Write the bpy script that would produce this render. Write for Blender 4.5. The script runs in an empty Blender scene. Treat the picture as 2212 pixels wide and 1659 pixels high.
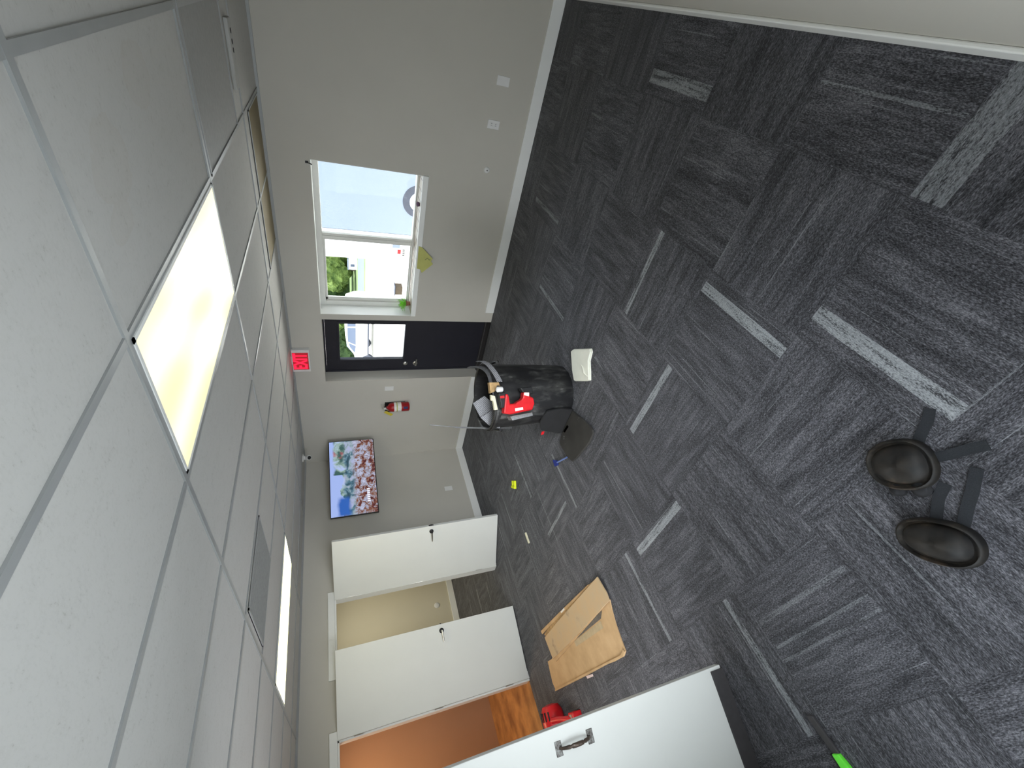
import bpy, bmesh, math, random
from mathutils import Matrix, Vector
random.seed(7)
SC = bpy.context.scene
COL = SC.collection
PI = math.pi

# ------------------------------------------------------------------ camera, world, lights, exposure
H = 1.9
def make_camera():
    yaw, pitch, roll, f = 0.823676, 0.385405, -0.0417512, 922.477
    F = Vector((math.sin(yaw)*math.cos(pitch), math.cos(yaw)*math.cos(pitch), -math.sin(pitch)))
    r = Vector((math.cos(yaw), -math.sin(yaw), 0)); u = r.cross(F)
    r2 = r*math.cos(roll)+u*math.sin(roll); u2 = -r*math.sin(roll)+u*math.cos(roll)
    cd = bpy.data.cameras.new('camera'); cam = bpy.data.objects.new('camera', cd); COL.objects.link(cam)
    cd.sensor_width = 36; cd.sensor_fit = 'HORIZONTAL'; cd.lens = f/2212*36
    cd.clip_start = 0.02; cd.clip_end = 300
    X, Y, Z = -u2, r2, -F      # the phone was held on its side
    m = Matrix((X, Y, Z)).transposed().to_4x4(); m.translation = Vector((0, 0, H))
    cam.matrix_world = m
    SC.camera = cam
make_camera()

SC.view_settings.view_transform = 'Standard'
SC.view_settings.look = 'None'
SC.view_settings.gamma = 1
SC.view_settings.use_curve_mapping = False
SC.view_settings.exposure = 0.0
SC.cycles.use_denoising = True
SC.cycles.max_bounces = 10
SC.cycles.diffuse_bounces = 6
SC.cycles.sample_clamp_indirect = 6

world = bpy.data.worlds.new('overcast_sky'); SC.world = world
world.use_nodes = True
wn = world.node_tree
bg = wn.nodes['Background']; bg.inputs['Color'].default_value = (0.90, 0.95, 1.0, 1); bg.inputs['Strength'].default_value = 4.6

def area(name, loc, direction, sx, sy, power, color, spread=PI, portal=False, roll=0.0):
    l = bpy.data.lights.new(name, 'AREA'); l.shape = 'RECTANGLE'; l.size = sx; l.size_y = sy
    l.energy = power; l.color = color; l.spread = spread
    if portal: l.cycles.is_portal = True
    o = bpy.data.objects.new(name, l); COL.objects.link(o); o.location = loc
    q = Vector(direction).to_track_quat('-Z', 'Y'); o.rotation_euler = q.to_euler()
    if roll: o.rotation_euler.rotate_axis('Z', roll)
    return o
# lamps added at unseen openings left of and behind the camera as daylight fill
area('added_fill_left', (-0.60, 0.95, 0.95), (1, .25, -.15), 1.4, 1.5, 5.5, (0.86, 0.905, 1.0))
area('added_fill_near', (0.20, -.255, 1.25), (.52, .85, -.20), 1.25, 1.2, 14.5, (0.93, 0.96, 1.0), spread=math.radians(62))  # beam narrowed and aimed to brighten the far wall
area('added_fill_doorway', (-0.66, 3.13, 0.95), (1, 0.12, -.15), 0.8, 1.7, 13, (0.95, 0.97, 1.0), spread=math.radians(130))  # added at the out-of-view doorway to lift the far end
sun = bpy.data.lights.new('sun', 'SUN'); sun.energy = 22; sun.angle = math.radians(4); sun.color = (1.0, .96, .90)
so_ = bpy.data.objects.new('sun', sun); COL.objects.link(so_); so_.rotation_euler = Vector((-.12, -.62, -.78)).to_track_quat('-Z', 'Y').to_euler()
# portals where the sky enters on the right
area('portal_window', (4.78, 2.13, 1.55), (-1, 0, 0), 1.6, 1.0, 1, (1, 1, 1), portal=True)
area('portal_door', (4.72, 3.48, 1.45), (-1, 0, 0), 0.6, 0.8, 1, (1, 1, 1), portal=True)

# ------------------------------------------------------------------ helpers
class MB:
    def __init__(s): s.b = bmesh.new()
    def box(s, x0, x1, y0, y1, z0, z1, bev=0):
        r = bmesh.ops.create_cube(s.b, size=1)
        bmesh.ops.scale(s.b, vec=(x1-x0, y1-y0, z1-z0), verts=r['verts'])
        bmesh.ops.translate(s.b, vec=((x0+x1)/2, (y0+y1)/2, (z0+z1)/2), verts=r['verts'])
        if bev:
            es = list({e for v in r['verts'] for e in v.link_edges})
            bmesh.ops.bevel(s.b, geom=es, offset=bev, segments=2, affect='EDGES', profile=.6)
        return s
    def prism(s, pts, z0, z1):
        lo = [s.b.verts.new((x, y, z0)) for x, y in pts]; hi = [s.b.verts.new((x, y, z1)) for x, y in pts]
        n = len(pts)
        f = [s.b.faces.new(lo[::-1]), s.b.faces.new(hi)]
        for i in range(n): f.append(s.b.faces.new((lo[i], lo[(i+1) % n], hi[(i+1) % n], hi[i])))
        bmesh.ops.recalc_face_normals(s.b, faces=f)
        return s
    def wallprism(s, pts, y0, y1):      # outline in (x, z), thickness along y
        lo = [s.b.verts.new((x, y0, z)) for x, z in pts]; hi = [s.b.verts.new((x, y1, z)) for x, z in pts]
        n = len(pts)
        f = [s.b.faces.new(lo[::-1]), s.b.faces.new(hi)]
        for i in range(n): f.append(s.b.faces.new((lo[i], lo[(i+1) % n], hi[(i+1) % n], hi[i])))
        bmesh.ops.recalc_face_normals(s.b, faces=f)
        return s
    def lathe(s, prof, c=(0, 0, 0), n=32, axis='Z', cap=True, rf=None):
        rings = []
        for r, z in prof:
            ring = []
            for k in range(n):
                a = 2*PI*k/n; rr = r*(rf(a, z) if rf else 1)
                p = (rr*math.cos(a), rr*math.sin(a), z)
                if axis == 'X': p = (p[2], p[0], p[1])
                if axis == 'Y': p = (p[0], p[2], p[1])
                ring.append(s.b.verts.new((p[0]+c[0], p[1]+c[1], p[2]+c[2])))
            rings.append(ring)
        f = []
        for a, b in zip(rings, rings[1:]):
            for k in range(n): f.append(s.b.faces.new((a[k], a[(k+1) % n], b[(k+1) % n], b[k])))
        if cap:
            f.append(s.b.faces.new(rings[0][::-1])); f.append(s.b.faces.new(rings[-1]))
        bmesh.ops.recalc_face_normals(s.b, faces=f)
        return s
    def tube(s, pts, r, n=8, taper=None):
        pts = [Vector(p) for p in pts]; rings = []; up = Vector((0, 0, 1))
        for i, p in enumerate(pts):
            d = (pts[min(i+1, len(pts)-1)]-pts[max(i-1, 0)]).normalized()
            a = d.cross(up) if abs(d.z) < .95 else d.cross(Vector((1, 0, 0)))
            a.normalize(); b = d.cross(a)
            rr = r*(taper[i] if taper else 1)
            rings.append([s.b.verts.new(p+(a*math.cos(2*PI*k/n)+b*math.sin(2*PI*k/n))*rr) for k in range(n)])
        f = []
        for a, b in zip(rings, rings[1:]):
            for k in range(n): f.append(s.b.faces.new((a[k], a[(k+1) % n], b[(k+1) % n], b[k])))
        f.append(s.b.faces.new(rings[0][::-1])); f.append(s.b.faces.new(rings[-1]))
        bmesh.ops.recalc_face_normals(s.b, faces=f)
        return s
    def ribbon(s, pts, w, t, wdir=None):
        """band of width w and thickness t following 3D points; wdir = width direction (Vector) or None (level, across the path)"""
        pts = [Vector(p) for p in pts]; R = []
        for i, p in enumerate(pts):
            d = (pts[min(i+1, len(pts)-1)]-pts[max(i-1, 0)]).normalized()
            a = Vector(wdir) if wdir else d.cross(Vector((0, 0, 1)))
            a.normalize(); nrm = a.cross(d).normalized()
            R.append([s.b.verts.new(p+a*sx*w/2+nrm*sz*t/2) for sx, sz in ((-1, -1), (1, -1), (1, 1), (-1, 1))])
        f = []
        for a, b in zip(R, R[1:]):
            for k in range(4): f.append(s.b.faces.new((a[k], a[(k+1) % 4], b[(k+1) % 4], b[k])))
        f.append(s.b.faces.new(R[0][::-1])); f.append(s.b.faces.new(R[-1]))
        bmesh.ops.recalc_face_normals(s.b, faces=f)
        return s
    def xform(s, m): bmesh.ops.transform(s.b, matrix=m, verts=s.b.verts); return s
    def build(s, name, mat, parent=None, smooth=None, bevel=0, loc=None, rot=None):
        me = bpy.data.meshes.new(name); s.b.to_mesh(me); s.b.free()
        for m in (mat if isinstance(mat, (list, tuple)) else [mat]): me.materials.append(m)
        o = bpy.data.objects.new(name, me); COL.objects.link(o)
        if smooth is not None:
            for p in me.polygons: p.use_smooth = True
            me.set_sharp_from_angle(angle=math.radians(smooth))
        if bevel:
            md = o.modifiers.new('bevel', 'BEVEL'); md.width = bevel; md.segments = 2; md.limit_method = 'ANGLE'; md.angle_limit = math.radians(40)
        if parent: o.parent = parent
        if loc: o.location = loc
        if rot: o.rotation_euler = rot
        return o

def root(name, label, cat, loc=(0, 0, 0), rz=0.0, group=None):
    o = bpy.data.objects.new(name, None); COL.objects.link(o); o.empty_display_size = .1
    o.location = loc; o.rotation_euler = (0, 0, rz); tag(o, label, cat, group); return o
def tag(o, label, cat, group=None):
    o['label'] = label; o['category'] = cat
    if group: o['group'] = group
    return o
def struct(o, label=None, cat=None):
    o['kind'] = 'structure'
    if label: o['label'] = label
    if cat: o['category'] = cat
    return o
def sroot(name, label, cat, loc=(0, 0, 0), rz=0.0):
    o = bpy.data.objects.new(name, None); COL.objects.link(o); o.empty_display_size = .1
    o.location = loc; o.rotation_euler = (0, 0, rz); return struct(o, label, cat)

# ------------------------------------------------------------------ materials
class NT:
    """small expression helper over a node tree"""
    def __init__(s, name):
        s.m = bpy.data.materials.new(name); s.m.use_nodes = True; s.t = s.m.node_tree; s.N = s.t.nodes
        s.bsdf = s.N['Principled BSDF']
    def n(s, ty, **kw):
        nd = s.N.new(ty)
        for k, v in kw.items(): setattr(nd, k, v)
        return nd
    def put(s, sock, v):
        if hasattr(v, 'is_output') or isinstance(v, bpy.types.NodeSocket): s.t.links.new(v, sock)
        else:
            if isinstance(v, (tuple, list)) and len(v) == 3 and sock.type == 'RGBA': v = (*v, 1)
            sock.default_value = v
    def m_(s, op, a, b=0.0, c=None):
        nd = s.n('ShaderNodeMath', operation=op); s.put(nd.inputs[0], a)
        if op not in ('FLOOR', 'FRACT', 'ABSOLUTE', 'SINE'): s.put(nd.inputs[1], b)
        if c is not None: s.put(nd.inputs[2], c)
        return nd.outputs[0]
    def coords(s, kind='Object'): return s.n('ShaderNodeTexCoord').outputs[kind]
    def sep(s, v): nd = s.n('ShaderNodeSeparateXYZ'); s.put(nd.inputs[0], v); return nd.outputs
    def comb(s, x, y, z=0.0):
        nd = s.n('ShaderNodeCombineXYZ'); s.put(nd.inputs[0], x); s.put(nd.inputs[1], y); s.put(nd.inputs[2], z); return nd.outputs[0]
    def noise(s, v, scale=5, detail=3, rough=.5, dist=0):
        nd = s.n('ShaderNodeTexNoise'); s.put(nd.inputs['Vector'], v); nd.inputs['Scale'].default_value = scale
        nd.inputs['Detail'].default_value = detail; nd.inputs['Roughness'].default_value = rough; nd.inputs['Distortion'].default_value = dist
        return nd.outputs
    def ramp(s, fac, stops, interp='LINEAR'):
        nd = s.n('ShaderNodeValToRGB'); s.put(nd.inputs[0], fac); cr = nd.color_ramp; cr.interpolation = interp
        while len(cr.elements) < len(stops): cr.elements.new(.5)
        for e, (p, c) in zip(cr.elements, stops):
            e.position = p; e.color = (*c, 1) if len(c) == 3 else c
        return nd.outputs[0]
    def mix(s, fac, a, b, blend='MIX'):
        nd = s.n('ShaderNodeMix', data_type='RGBA', blend_type=blend)
        s.put(nd.inputs[0], fac); s.put(nd.inputs[6], a); s.put(nd.inputs[7], b); return nd.outputs[2]
    def bump(s, h, strength=.3, dist=.01):
        nd = s.n('ShaderNodeBump'); nd.inputs['Strength'].default_value = strength; nd.inputs['Distance'].default_value = dist
        s.put(nd.inputs['Height'], h); s.t.links.new(nd.outputs[0], s.bsdf.inputs['Normal'])
    def set(s, **kw):
        names = dict(color='Base Color', rough='Roughness', metal='Metallic', spec='Specular IOR Level', emc='Emission Color', ems='Emission Strength', trans='Transmission Weight', ior='IOR', sheen='Sheen Weight', coat='Coat Weight', alpha='Alpha')
        for k, v in kw.items(): s.put(s.bsdf.inputs[names[k]], v)
        return s.m

def simple(name, color, rough=.6, metal=0.0, var=.06, scale=14, bump=0.0, spec=.4, bscale=None):
    t = NT(name); c = t.coords()
    n = t.noise(c, scale, 3)[0]
    a = tuple(max(0, x*(1-var)) for x in color); b = tuple(min(1, x*(1+var)) for x in color)
    t.set(color=t.ramp(n, [(.3, a), (.7, b)]), rough=rough, metal=metal, spec=spec)
    if bump: t.bump(t.noise(c, bscale or scale*8, 3)[0], bump, .003)
    return t.m

M = {}
M['wall'] = simple('greige_wall_paint', (.54, .52, .468), .85, var=.02, scale=2, bump=.05, bscale=350, spec=.2)
M['wall_plain'] = simple('cream_wall_paint', (.62, .58, .46), .85, var=.02, scale=2, spec=.2)
M['wall_tan'] = simple('tan_wall_paint', (.40, .27, .19), .85, var=.03, scale=2, spec=.2)
M['trim'] = simple('white_trim_paint', (.82, .83, .81), .45, var=.02, scale=4)
M['door_white'] = simple('white_door_paint', (.74, .75, .72), .42, var=.015, scale=3)
M['door_edge'] = simple('white_door_edge', (.80, .81, .80), .4, var=.01)
M['door_black'] = simple('black_steel_door_paint', (.018, .018, .026), .42, var=.08, scale=6)
M['vinyl'] = simple('white_vinyl_frame', (.72, .72, .68), .4, var=.02)
M['black'] = simple('black_plastic', (.012, .012, .013), .45, var=.2)
M['darkrub'] = simple('dark_rubber', (.048, .045, .047), .7, var=.1, scale=30)
M['steel'] = simple('brushed_steel', (.55, .54, .52), .35, 1.0, var=.1, scale=30)
M['chrome'] = simple('satin_nickel', (.62, .60, .56), .28, 1.0, var=.05)
M['plate'] = simple('white_plastic_plate', (.74, .74, .73), .4, var=.02)
M['grid'] = simple('grey_ceiling_grid_metal', (.36, .37, .37), .4, .2, var=.03)
M['vent'] = simple('grey_return_air_grille', (.33, .33, .32), .6, var=.06, scale=40)
M['ventbody'] = simple('pale_grey_vent_metal', (.42, .42, .40), .5)
M['void'] = simple('black_hole', (.001, .001, .001), .95, spec=0)
M['brown'] = simple('brown_ceiling_panel', (.20, .155, .075), .6, var=.10, scale=3)
M['rod'] = simple('thin_dark_metal_strip', (.12, .12, .12), .4, .7, var=.15)
M['red'] = simple('red_tool_plastic', (.62, .012, .018), .38, var=.12, scale=18)
M['silver'] = simple('cast_grey_metal', (.30, .30, .31), .42, .6, var=.2, scale=60)
M['cream'] = simple('off_white_cloth', (.80, .80, .70), .9, var=.03, bump=.3)
M['paperw'] = simple('white_paper_label', (.75, .74, .70), .7, var=.1, scale=70)
M['yellow'] = simple('neon_yellow_plastic', (.78, .86, .02), .5, var=.05)
M['tagy'] = simple('yellow_card_tag', (.62, .50, .05), .7, var=.12, scale=60)
M['note'] = simple('yellow_sticky_note_paper', (.50, .50, .16), .8, var=.05)
M['blue'] = simple('dark_blue_plastic', (.015, .03, .22), .45, var=.15)
M['bluelt'] = simple('pale_blue_plastic', (.12, .18, .40), .45, var=.15)
M['lime'] = simple('lime_green_plastic', (.16, .86, .06), .45, var=.04)
M['wood'] = simple('raw_wood', (.42, .27, .12), .7, var=.25, scale=30)
M['offw'] = simple('ivory_plastic', (.72, .68, .50), .5, var=.08)
M['grill'] = simple('dark_gap', (.02, .02, .02), .8)
M['terracotta'] = simple('brown_clay_pot', (.22, .10, .06), .7, var=.15)
M['leaf'] = simple('bright_green_leaf', (.22, .60, .05), .5, var=.4, scale=60)
M['boxbrown'] = simple('dark_brown_box', (.05, .035, .022), .7, var=.2)
M['purple'] = simple('dull_purple_paint', (.12, .07, .12), .6, var=.2)

def m_door_pull():
    t = NT('weathered_bronze_pull'); n = t.noise(t.coords(), 90, 4, .7)[0]
    t.set(color=t.ramp(n, [(.35, (.035, .03, .026)), (.52, (.16, .15, .14)), (.7, (.30, .31, .30))]), rough=.45, metal=.6); t.bump(n, .3, .002); return t.m
M['pull'] = m_door_pull()
def m_pull_bar():
    t = NT('worn_brown_pull_grip'); n = t.noise(t.coords(), 70, 4, .7)[0]
    t.set(color=t.ramp(n, [(.3, (.03, .022, .018)), (.6, (.12, .085, .065)), (.75, (.3, .3, .28))]), rough=.4, metal=.4); return t.m
M['pullbar'] = m_pull_bar()

def m_ceiling():
    t = NT('mineral_fibre_ceiling_tile'); c = t.coords(); s = t.sep(c)
    st = t.comb(t.m_('MULTIPLY', s[0], 1.0), t.m_('MULTIPLY', s[1], .55), 0.0)
    n = t.noise(st, 110, 5, .7)[0]; n2 = t.noise(c, 20, 3)[0]
    fis = t.ramp(t.m_('MULTIPLY', n, t.m_('ADD', n2, .55)), [(.31, (.43, .42, .395)), (.38, (.505, .498, .475)), (.55, (.53, .522, .50))])
    # water stains on the tile nearest the camera's right
    def blob(cx, cy, rx, ry):
        x = t.m_('DIVIDE', t.m_('SUBTRACT', s[0], cx), rx); y = t.m_('DIVIDE', t.m_('SUBTRACT', s[1], cy), ry)
        d = t.m_('ADD', t.m_('MULTIPLY', x, x), t.m_('MULTIPLY', y, y))
        d = t.m_('ADD', d, t.m_('MULTIPLY', t.m_('SUBTRACT', t.noise(c, 16, 3)[0], .5), 1.3))
        return t.ramp(d, [(.0, (.5,)*3), (.78, (.75,)*3), (.92, (1.,)*3), (1.0, (0.,)*3)])
    b = t.m_('MAXIMUM', t.sepc(blob(1.83, .36, .14, .10)) if 0 else blob(1.78, .36, .12, .085), 0.0)
    b2 = blob(1.42, .49, .13, .10)
    b3 = blob(1.36, .62, .08, .05)
    st_ = t.m_('MAXIMUM', t.m_('MAXIMUM', b, b2), b3)
    col = t.mix(t.m_('MULTIPLY', st_, .12), fis, (.42, .34, .24))
    t.set(color=col, rough=.9, spec=.15); t.bump(n, .12, .002); return t.m
M['ceiling'] = m_ceiling()

BARS = [ # light bars woven into the carpet: x0,x1,y0,y1,strength
 (1.05, 1.655, .822, .880, 1.0), (.443, 1.05, .595, .665, .85), (2.128, 2.168, .755, 1.35, .95), (1.543, 1.592, 1.36, 1.958, .95),
 (.950, 1.005, 1.965, 2.563, .95), (2.27, 2.86, .012, .085, .8), (-.16, .446, 2.060, 2.098, .75), (.93, 1.045, -.44, .14, .55),
 (1.783, 1.815, 3.18, 3.77, .75), (.45, 1.05, 2.695, 2.725, .7), (2.87, 3.47, 1.872, 1.91, .7), (3.48, 4.07, 1.235, 1.275, .55),
 (2.28, 2.87, 3.79, 3.825, .6), (1.66, 2.26, 3.035, 3.066, .75), (2.29, 2.86, 4.565, 4.59, .5), (1.66, 2.26, 4.30, 4.318, .4),
 (1.06, 1.65, -.112, -.098, .45), (.10, .112, 1.36, 1.95, .3), (.155, .168, 1.36, 1.95, .36), (.265, .285, 1.36, 1.95, .32),
 (1.06, 1.65, 2.39, 2.40, .35), (2.16, 2.45, 6.22, 6.25, .5), (2.40, 2.98, 2.46, 2.48, .35), (2.3, 2.87, 5.02, 5.04, .5), (1.66, 2.26, 3.62, 3.64, .3),
 (.78, 1.04, 5.45, 5.47, .3), (2.05, 2.6, 6.8, 6.83, .5), (2.1, 2.7, 7.4, 7.43, .5)]
def m_carpet():
    t = NT('charcoal_carpet_tiles'); c = t.coords(); s = t.sep(c)
    u = t.m_('DIVIDE', t.m_('SUBTRACT', s[0], .446), .605); v = t.m_('DIVIDE', t.m_('SUBTRACT', s[1], .753), .605)
    i = t.m_('FLOOR', u); j = t.m_('FLOOR', v)
    par = t.m_('FLOORED_MODULO', t.m_('ADD', i, j), 2.0)          # 1: pile runs along x
    along = t.m_('ADD', t.m_('MULTIPLY', par, s[0]), t.m_('MULTIPLY', t.m_('SUBTRACT', 1.0, par), s[1]))
    across = t.m_('ADD', t.m_('MULTIPLY', par, s[1]), t.m_('MULTIPLY', t.m_('SUBTRACT', 1.0, par), s[0]))
    wn = t.n('ShaderNodeTexWhiteNoise', noise_dimensions='2D'); t.put(wn.inputs['Vector'], t.comb(i, j)); rnd = wn.outputs['Value']
    off = t.m_('MULTIPLY', rnd, 37.0)
    streak = t.noise(t.comb(t.m_('MULTIPLY', across, 55.0), t.m_('MULTIPLY', along, 5.0), off), 1.0, 4, .65)[0]
    broad = t.noise(t.comb(t.m_('MULTIPLY', across, 13.0), t.m_('MULTIPLY', along, 2.2), off), 1.0, 2, .5)[0]
    fibre = t.noise(t.comb(t.m_('MULTIPLY', across, 260.0), t.m_('MULTIPLY', along, 95.0), off), 1.0, 3, .75)[0]
    thin = t.noise(t.comb(t.m_('MULTIPLY', across, 95.0), t.m_('MULTIPLY', along, 1.1), off), 1.0, 1, .5)[0]
    val = t.m_('ADD', t.m_('ADD', t.m_('MULTIPLY', streak, .24), t.m_('MULTIPLY', broad, .17)), t.m_('MULTIPLY', fibre, .59))
    base = t.ramp(val, [(.37, (.008, .008, .010)), (.46, (.034, .034, .039)), (.54, (.088, .088, .100)), (.63, (.19, .19, .21))])
    thinm = t.ramp(t.m_('ADD', thin, t.m_('MULTIPLY', t.m_('SUBTRACT', rnd, .5), .05)), [(.70, (0,)*3), (.74, (1,)*3)])
    thinm = t.m_('MULTIPLY', thinm, .40)
    tot = thinm
    for x0, x1, y0, y1, st in BARS:
        sb = t.n('ShaderNodeVectorMath', operation='SUBTRACT'); t.t.links.new(c, sb.inputs[0]); sb.inputs[1].default_value = ((x0+x1)/2, (y0+y1)/2, 0)
        dv = t.n('ShaderNodeVectorMath', operation='DIVIDE'); t.t.links.new(sb.outputs[0], dv.inputs[0]); dv.inputs[1].default_value = ((x1-x0)/2, (y1-y0)/2, 1e3)
        ab = t.n('ShaderNodeVectorMath', operation='ABSOLUTE'); t.t.links.new(dv.outputs[0], ab.inputs[0])
        o = t.sep(ab.outputs[0]); d = t.m_('MAXIMUM', o[0], o[1])
        tot = t.m_('MAXIMUM', tot, t.m_('MULTIPLY', t.m_('LESS_THAN', d, 1.0), st))
    wear = t.ramp(t.m_('ADD', t.m_('MULTIPLY', streak, .6), t.m_('MULTIPLY', fibre, .4)), [(.40, (.1,)*3), (.50, (.95,)*3)])
    tot = t.m_('MULTIPLY', tot, wear)
    light = t.ramp(val, [(.35, (.07, .075, .08)), (.48, (.24, .255, .27)), (.65, (.40, .42, .44))])
    col = t.mix(tot, base, light)
    seam = t.m_('MINIMUM', t.m_('MINIMUM', t.m_('FRACT', u), t.m_('SUBTRACT', 1.0, t.m_('FRACT', u))), t.m_('MINIMUM', t.m_('FRACT', v), t.m_('SUBTRACT', 1.0, t.m_('FRACT', v))))
    sm = t.m_('MULTIPLY', t.m_('LESS_THAN', seam, .004), .12)
    col = t.mix(sm, col, (.006, .006, .008))
    t.set(color=col, rough=.95, spec=.15, sheen=.15); t.bump(val, .6, .006); return t.m
M['carpet'] = m_carpet()

def m_plankfloor():
    t = NT('golden_vinyl_wood_floor'); c = t.coords(); n = t.noise(c, 3.2, 4, .6)[0]
    t.set(color=t.ramp(n, [(.35, (.22, .11, .045)), (.65, (.50, .28, .11))]), rough=.4); return t.m
M['golden'] = m_plankfloor()

def m_card():
    t = NT('corrugated_cardboard'); c = t.coords(); n = t.noise(c, 5, 4, .6)[0]
    t.set(color=t.ramp(n, [(.25, (.43, .29, .15)), (.6, (.56, .38, .21)), (.8, (.60, .43, .25))]), rough=.85, spec=.15); return t.m
M['card'] = m_card()
def m_carddark():
    t = NT('dusty_cardboard'); c = t.coords(); n = t.noise(c, 7, 4, .6)[0]
    t.set(color=t.ramp(n, [(.35, (.54, .38, .22)), (.62, (.50, .38, .24)), (.72, (.36, .27, .18))]), rough=.85, spec=.15); return t.m
M['card2'] = m_carddark()
M['tape'] = simple('grey_packing_tape', (.10, .09, .08), .4, var=.3, scale=40)
M['tapelt'] = simple('pale_packing_tape', (.44, .34, .20), .35, var=.1, scale=20)
M['pinktag'] = simple('pinkish_paper_scrap', (.70, .58, .58), .8)

def m_bin():
    t = NT('scuffed_black_bin_plastic'); c = t.coords(); s = t.sep(c)
    n = t.noise(t.comb(s[0], s[1], t.m_('MULTIPLY', s[2], .35)), 16, 5, .7, .4)[0]
    n2 = t.noise(c, 6, 2)[0]
    t.set(color=t.ramp(t.m_('MULTIPLY', n, t.m_('ADD', n2, .5)), [(.46, (.008, .008, .009)), (.6, (.035, .035, .034)), (.78, (.16, .16, .15))]), rough=.5); return t.m
M['bin'] = m_bin()
M['binstrap'] = simple('grey_carpet_backing', (.10, .10, .105), .9, var=.35, scale=120, bump=.4)
def m_scrap():
    t = NT('carpet_offcut_backing'); c = t.coords(); s = t.sep(c)
    w = t.m_('FRACT', t.m_('MULTIPLY', t.m_('ADD', s[0], s[2]), 60.0)); n = t.noise(c, 150, 2)[0]
    t.set(color=t.ramp(t.m_('MULTIPLY', w, n), [(.1, (.12, .12, .13)), (.4, (.40, .40, .42))]), rough=.9, spec=.1); return t.m
M['scrap'] = m_scrap()

def m_foam():
    t = NT('dark_foam_board'); c = t.coords(); n = t.noise(c, 90, 2)[0]; n2 = t.noise(c, 4, 3)[0]
    col = t.ramp(n2, [(.3, (.030, .029, .028)), (.7, (.052, .050, .046))])
    sp = t.ramp(t.m_('MULTIPLY', n, t.noise(c, 9, 1)[0]), [(.475, (0,)*3), (.5, (1,)*3)])
    t.set(color=t.mix(t.m_('MULTIPLY', sp, .6), col, (.3, .3, .3)), rough=.8, spec=.2); return t.m
M['foam'] = m_foam()
M['foamblack'] = simple('black_foam_board', (.014, .014, .015), .8, var=.15)
def m_knee():
    t = NT('dusty_black_rubber_cap'); c = t.coords(); n = t.noise(c, 12, 4, .6)[0]
    t.set(color=t.ramp(n, [(.38, (.007, .0065, .0065)), (.58, (.019, .016, .013)), (.74, (.075, .055, .040))]), rough=.6, spec=.3); return t.m
M['knee'] = m_knee()
M['darkwing'] = simple('black_padding_fabric', (.012, .012, .014), .9, var=.2, scale=60)
M['strap'] = simple('dark_elastic_webbing', (.014, .016, .020), .85, var=.15, scale=200, bump=.5, bscale=500)

def m_lens(name, axis, c0, half, lo, hi):
    """prismatic troffer lens; brighter along its two tubes"""
    t = NT(name); s = t.sep(t.coords()); p = s[axis]; q = s[1-axis]
    def g(off): 
        d = t.m_('DIVIDE', t.m_('SUBTRACT', p, c0+off), .075); return t.m_('POWER', 2.718, t.m_('MULTIPLY', t.m_('MULTIPLY', d, d), -1.0))
    k = t.m_('MINIMUM', t.m_('ADD', g(-half), g(half)), 1.0)
    rib = t.m_('MULTIPLY', t.m_('SINE', t.m_('MULTIPLY', q, 900.0)), .04)
    k = t.m_('ADD', k, rib)
    em = t.mix(k, (*lo, 1), (*hi, 1))
    t.set(color=(.5, .48, .38), rough=.35, emc=em, ems=1.0); return t.m
M['lens'] = m_lens('warm_prismatic_light_lens', 1, 1.145, .14, (.92, .82, .46), (1.7, 1.6, 1.2))
M['lens2'] = m_lens('bright_prismatic_light_lens', 1, 4.23, .14, (2.2, 2.0, 1.25), (3.6, 3.4, 2.7))

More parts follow.
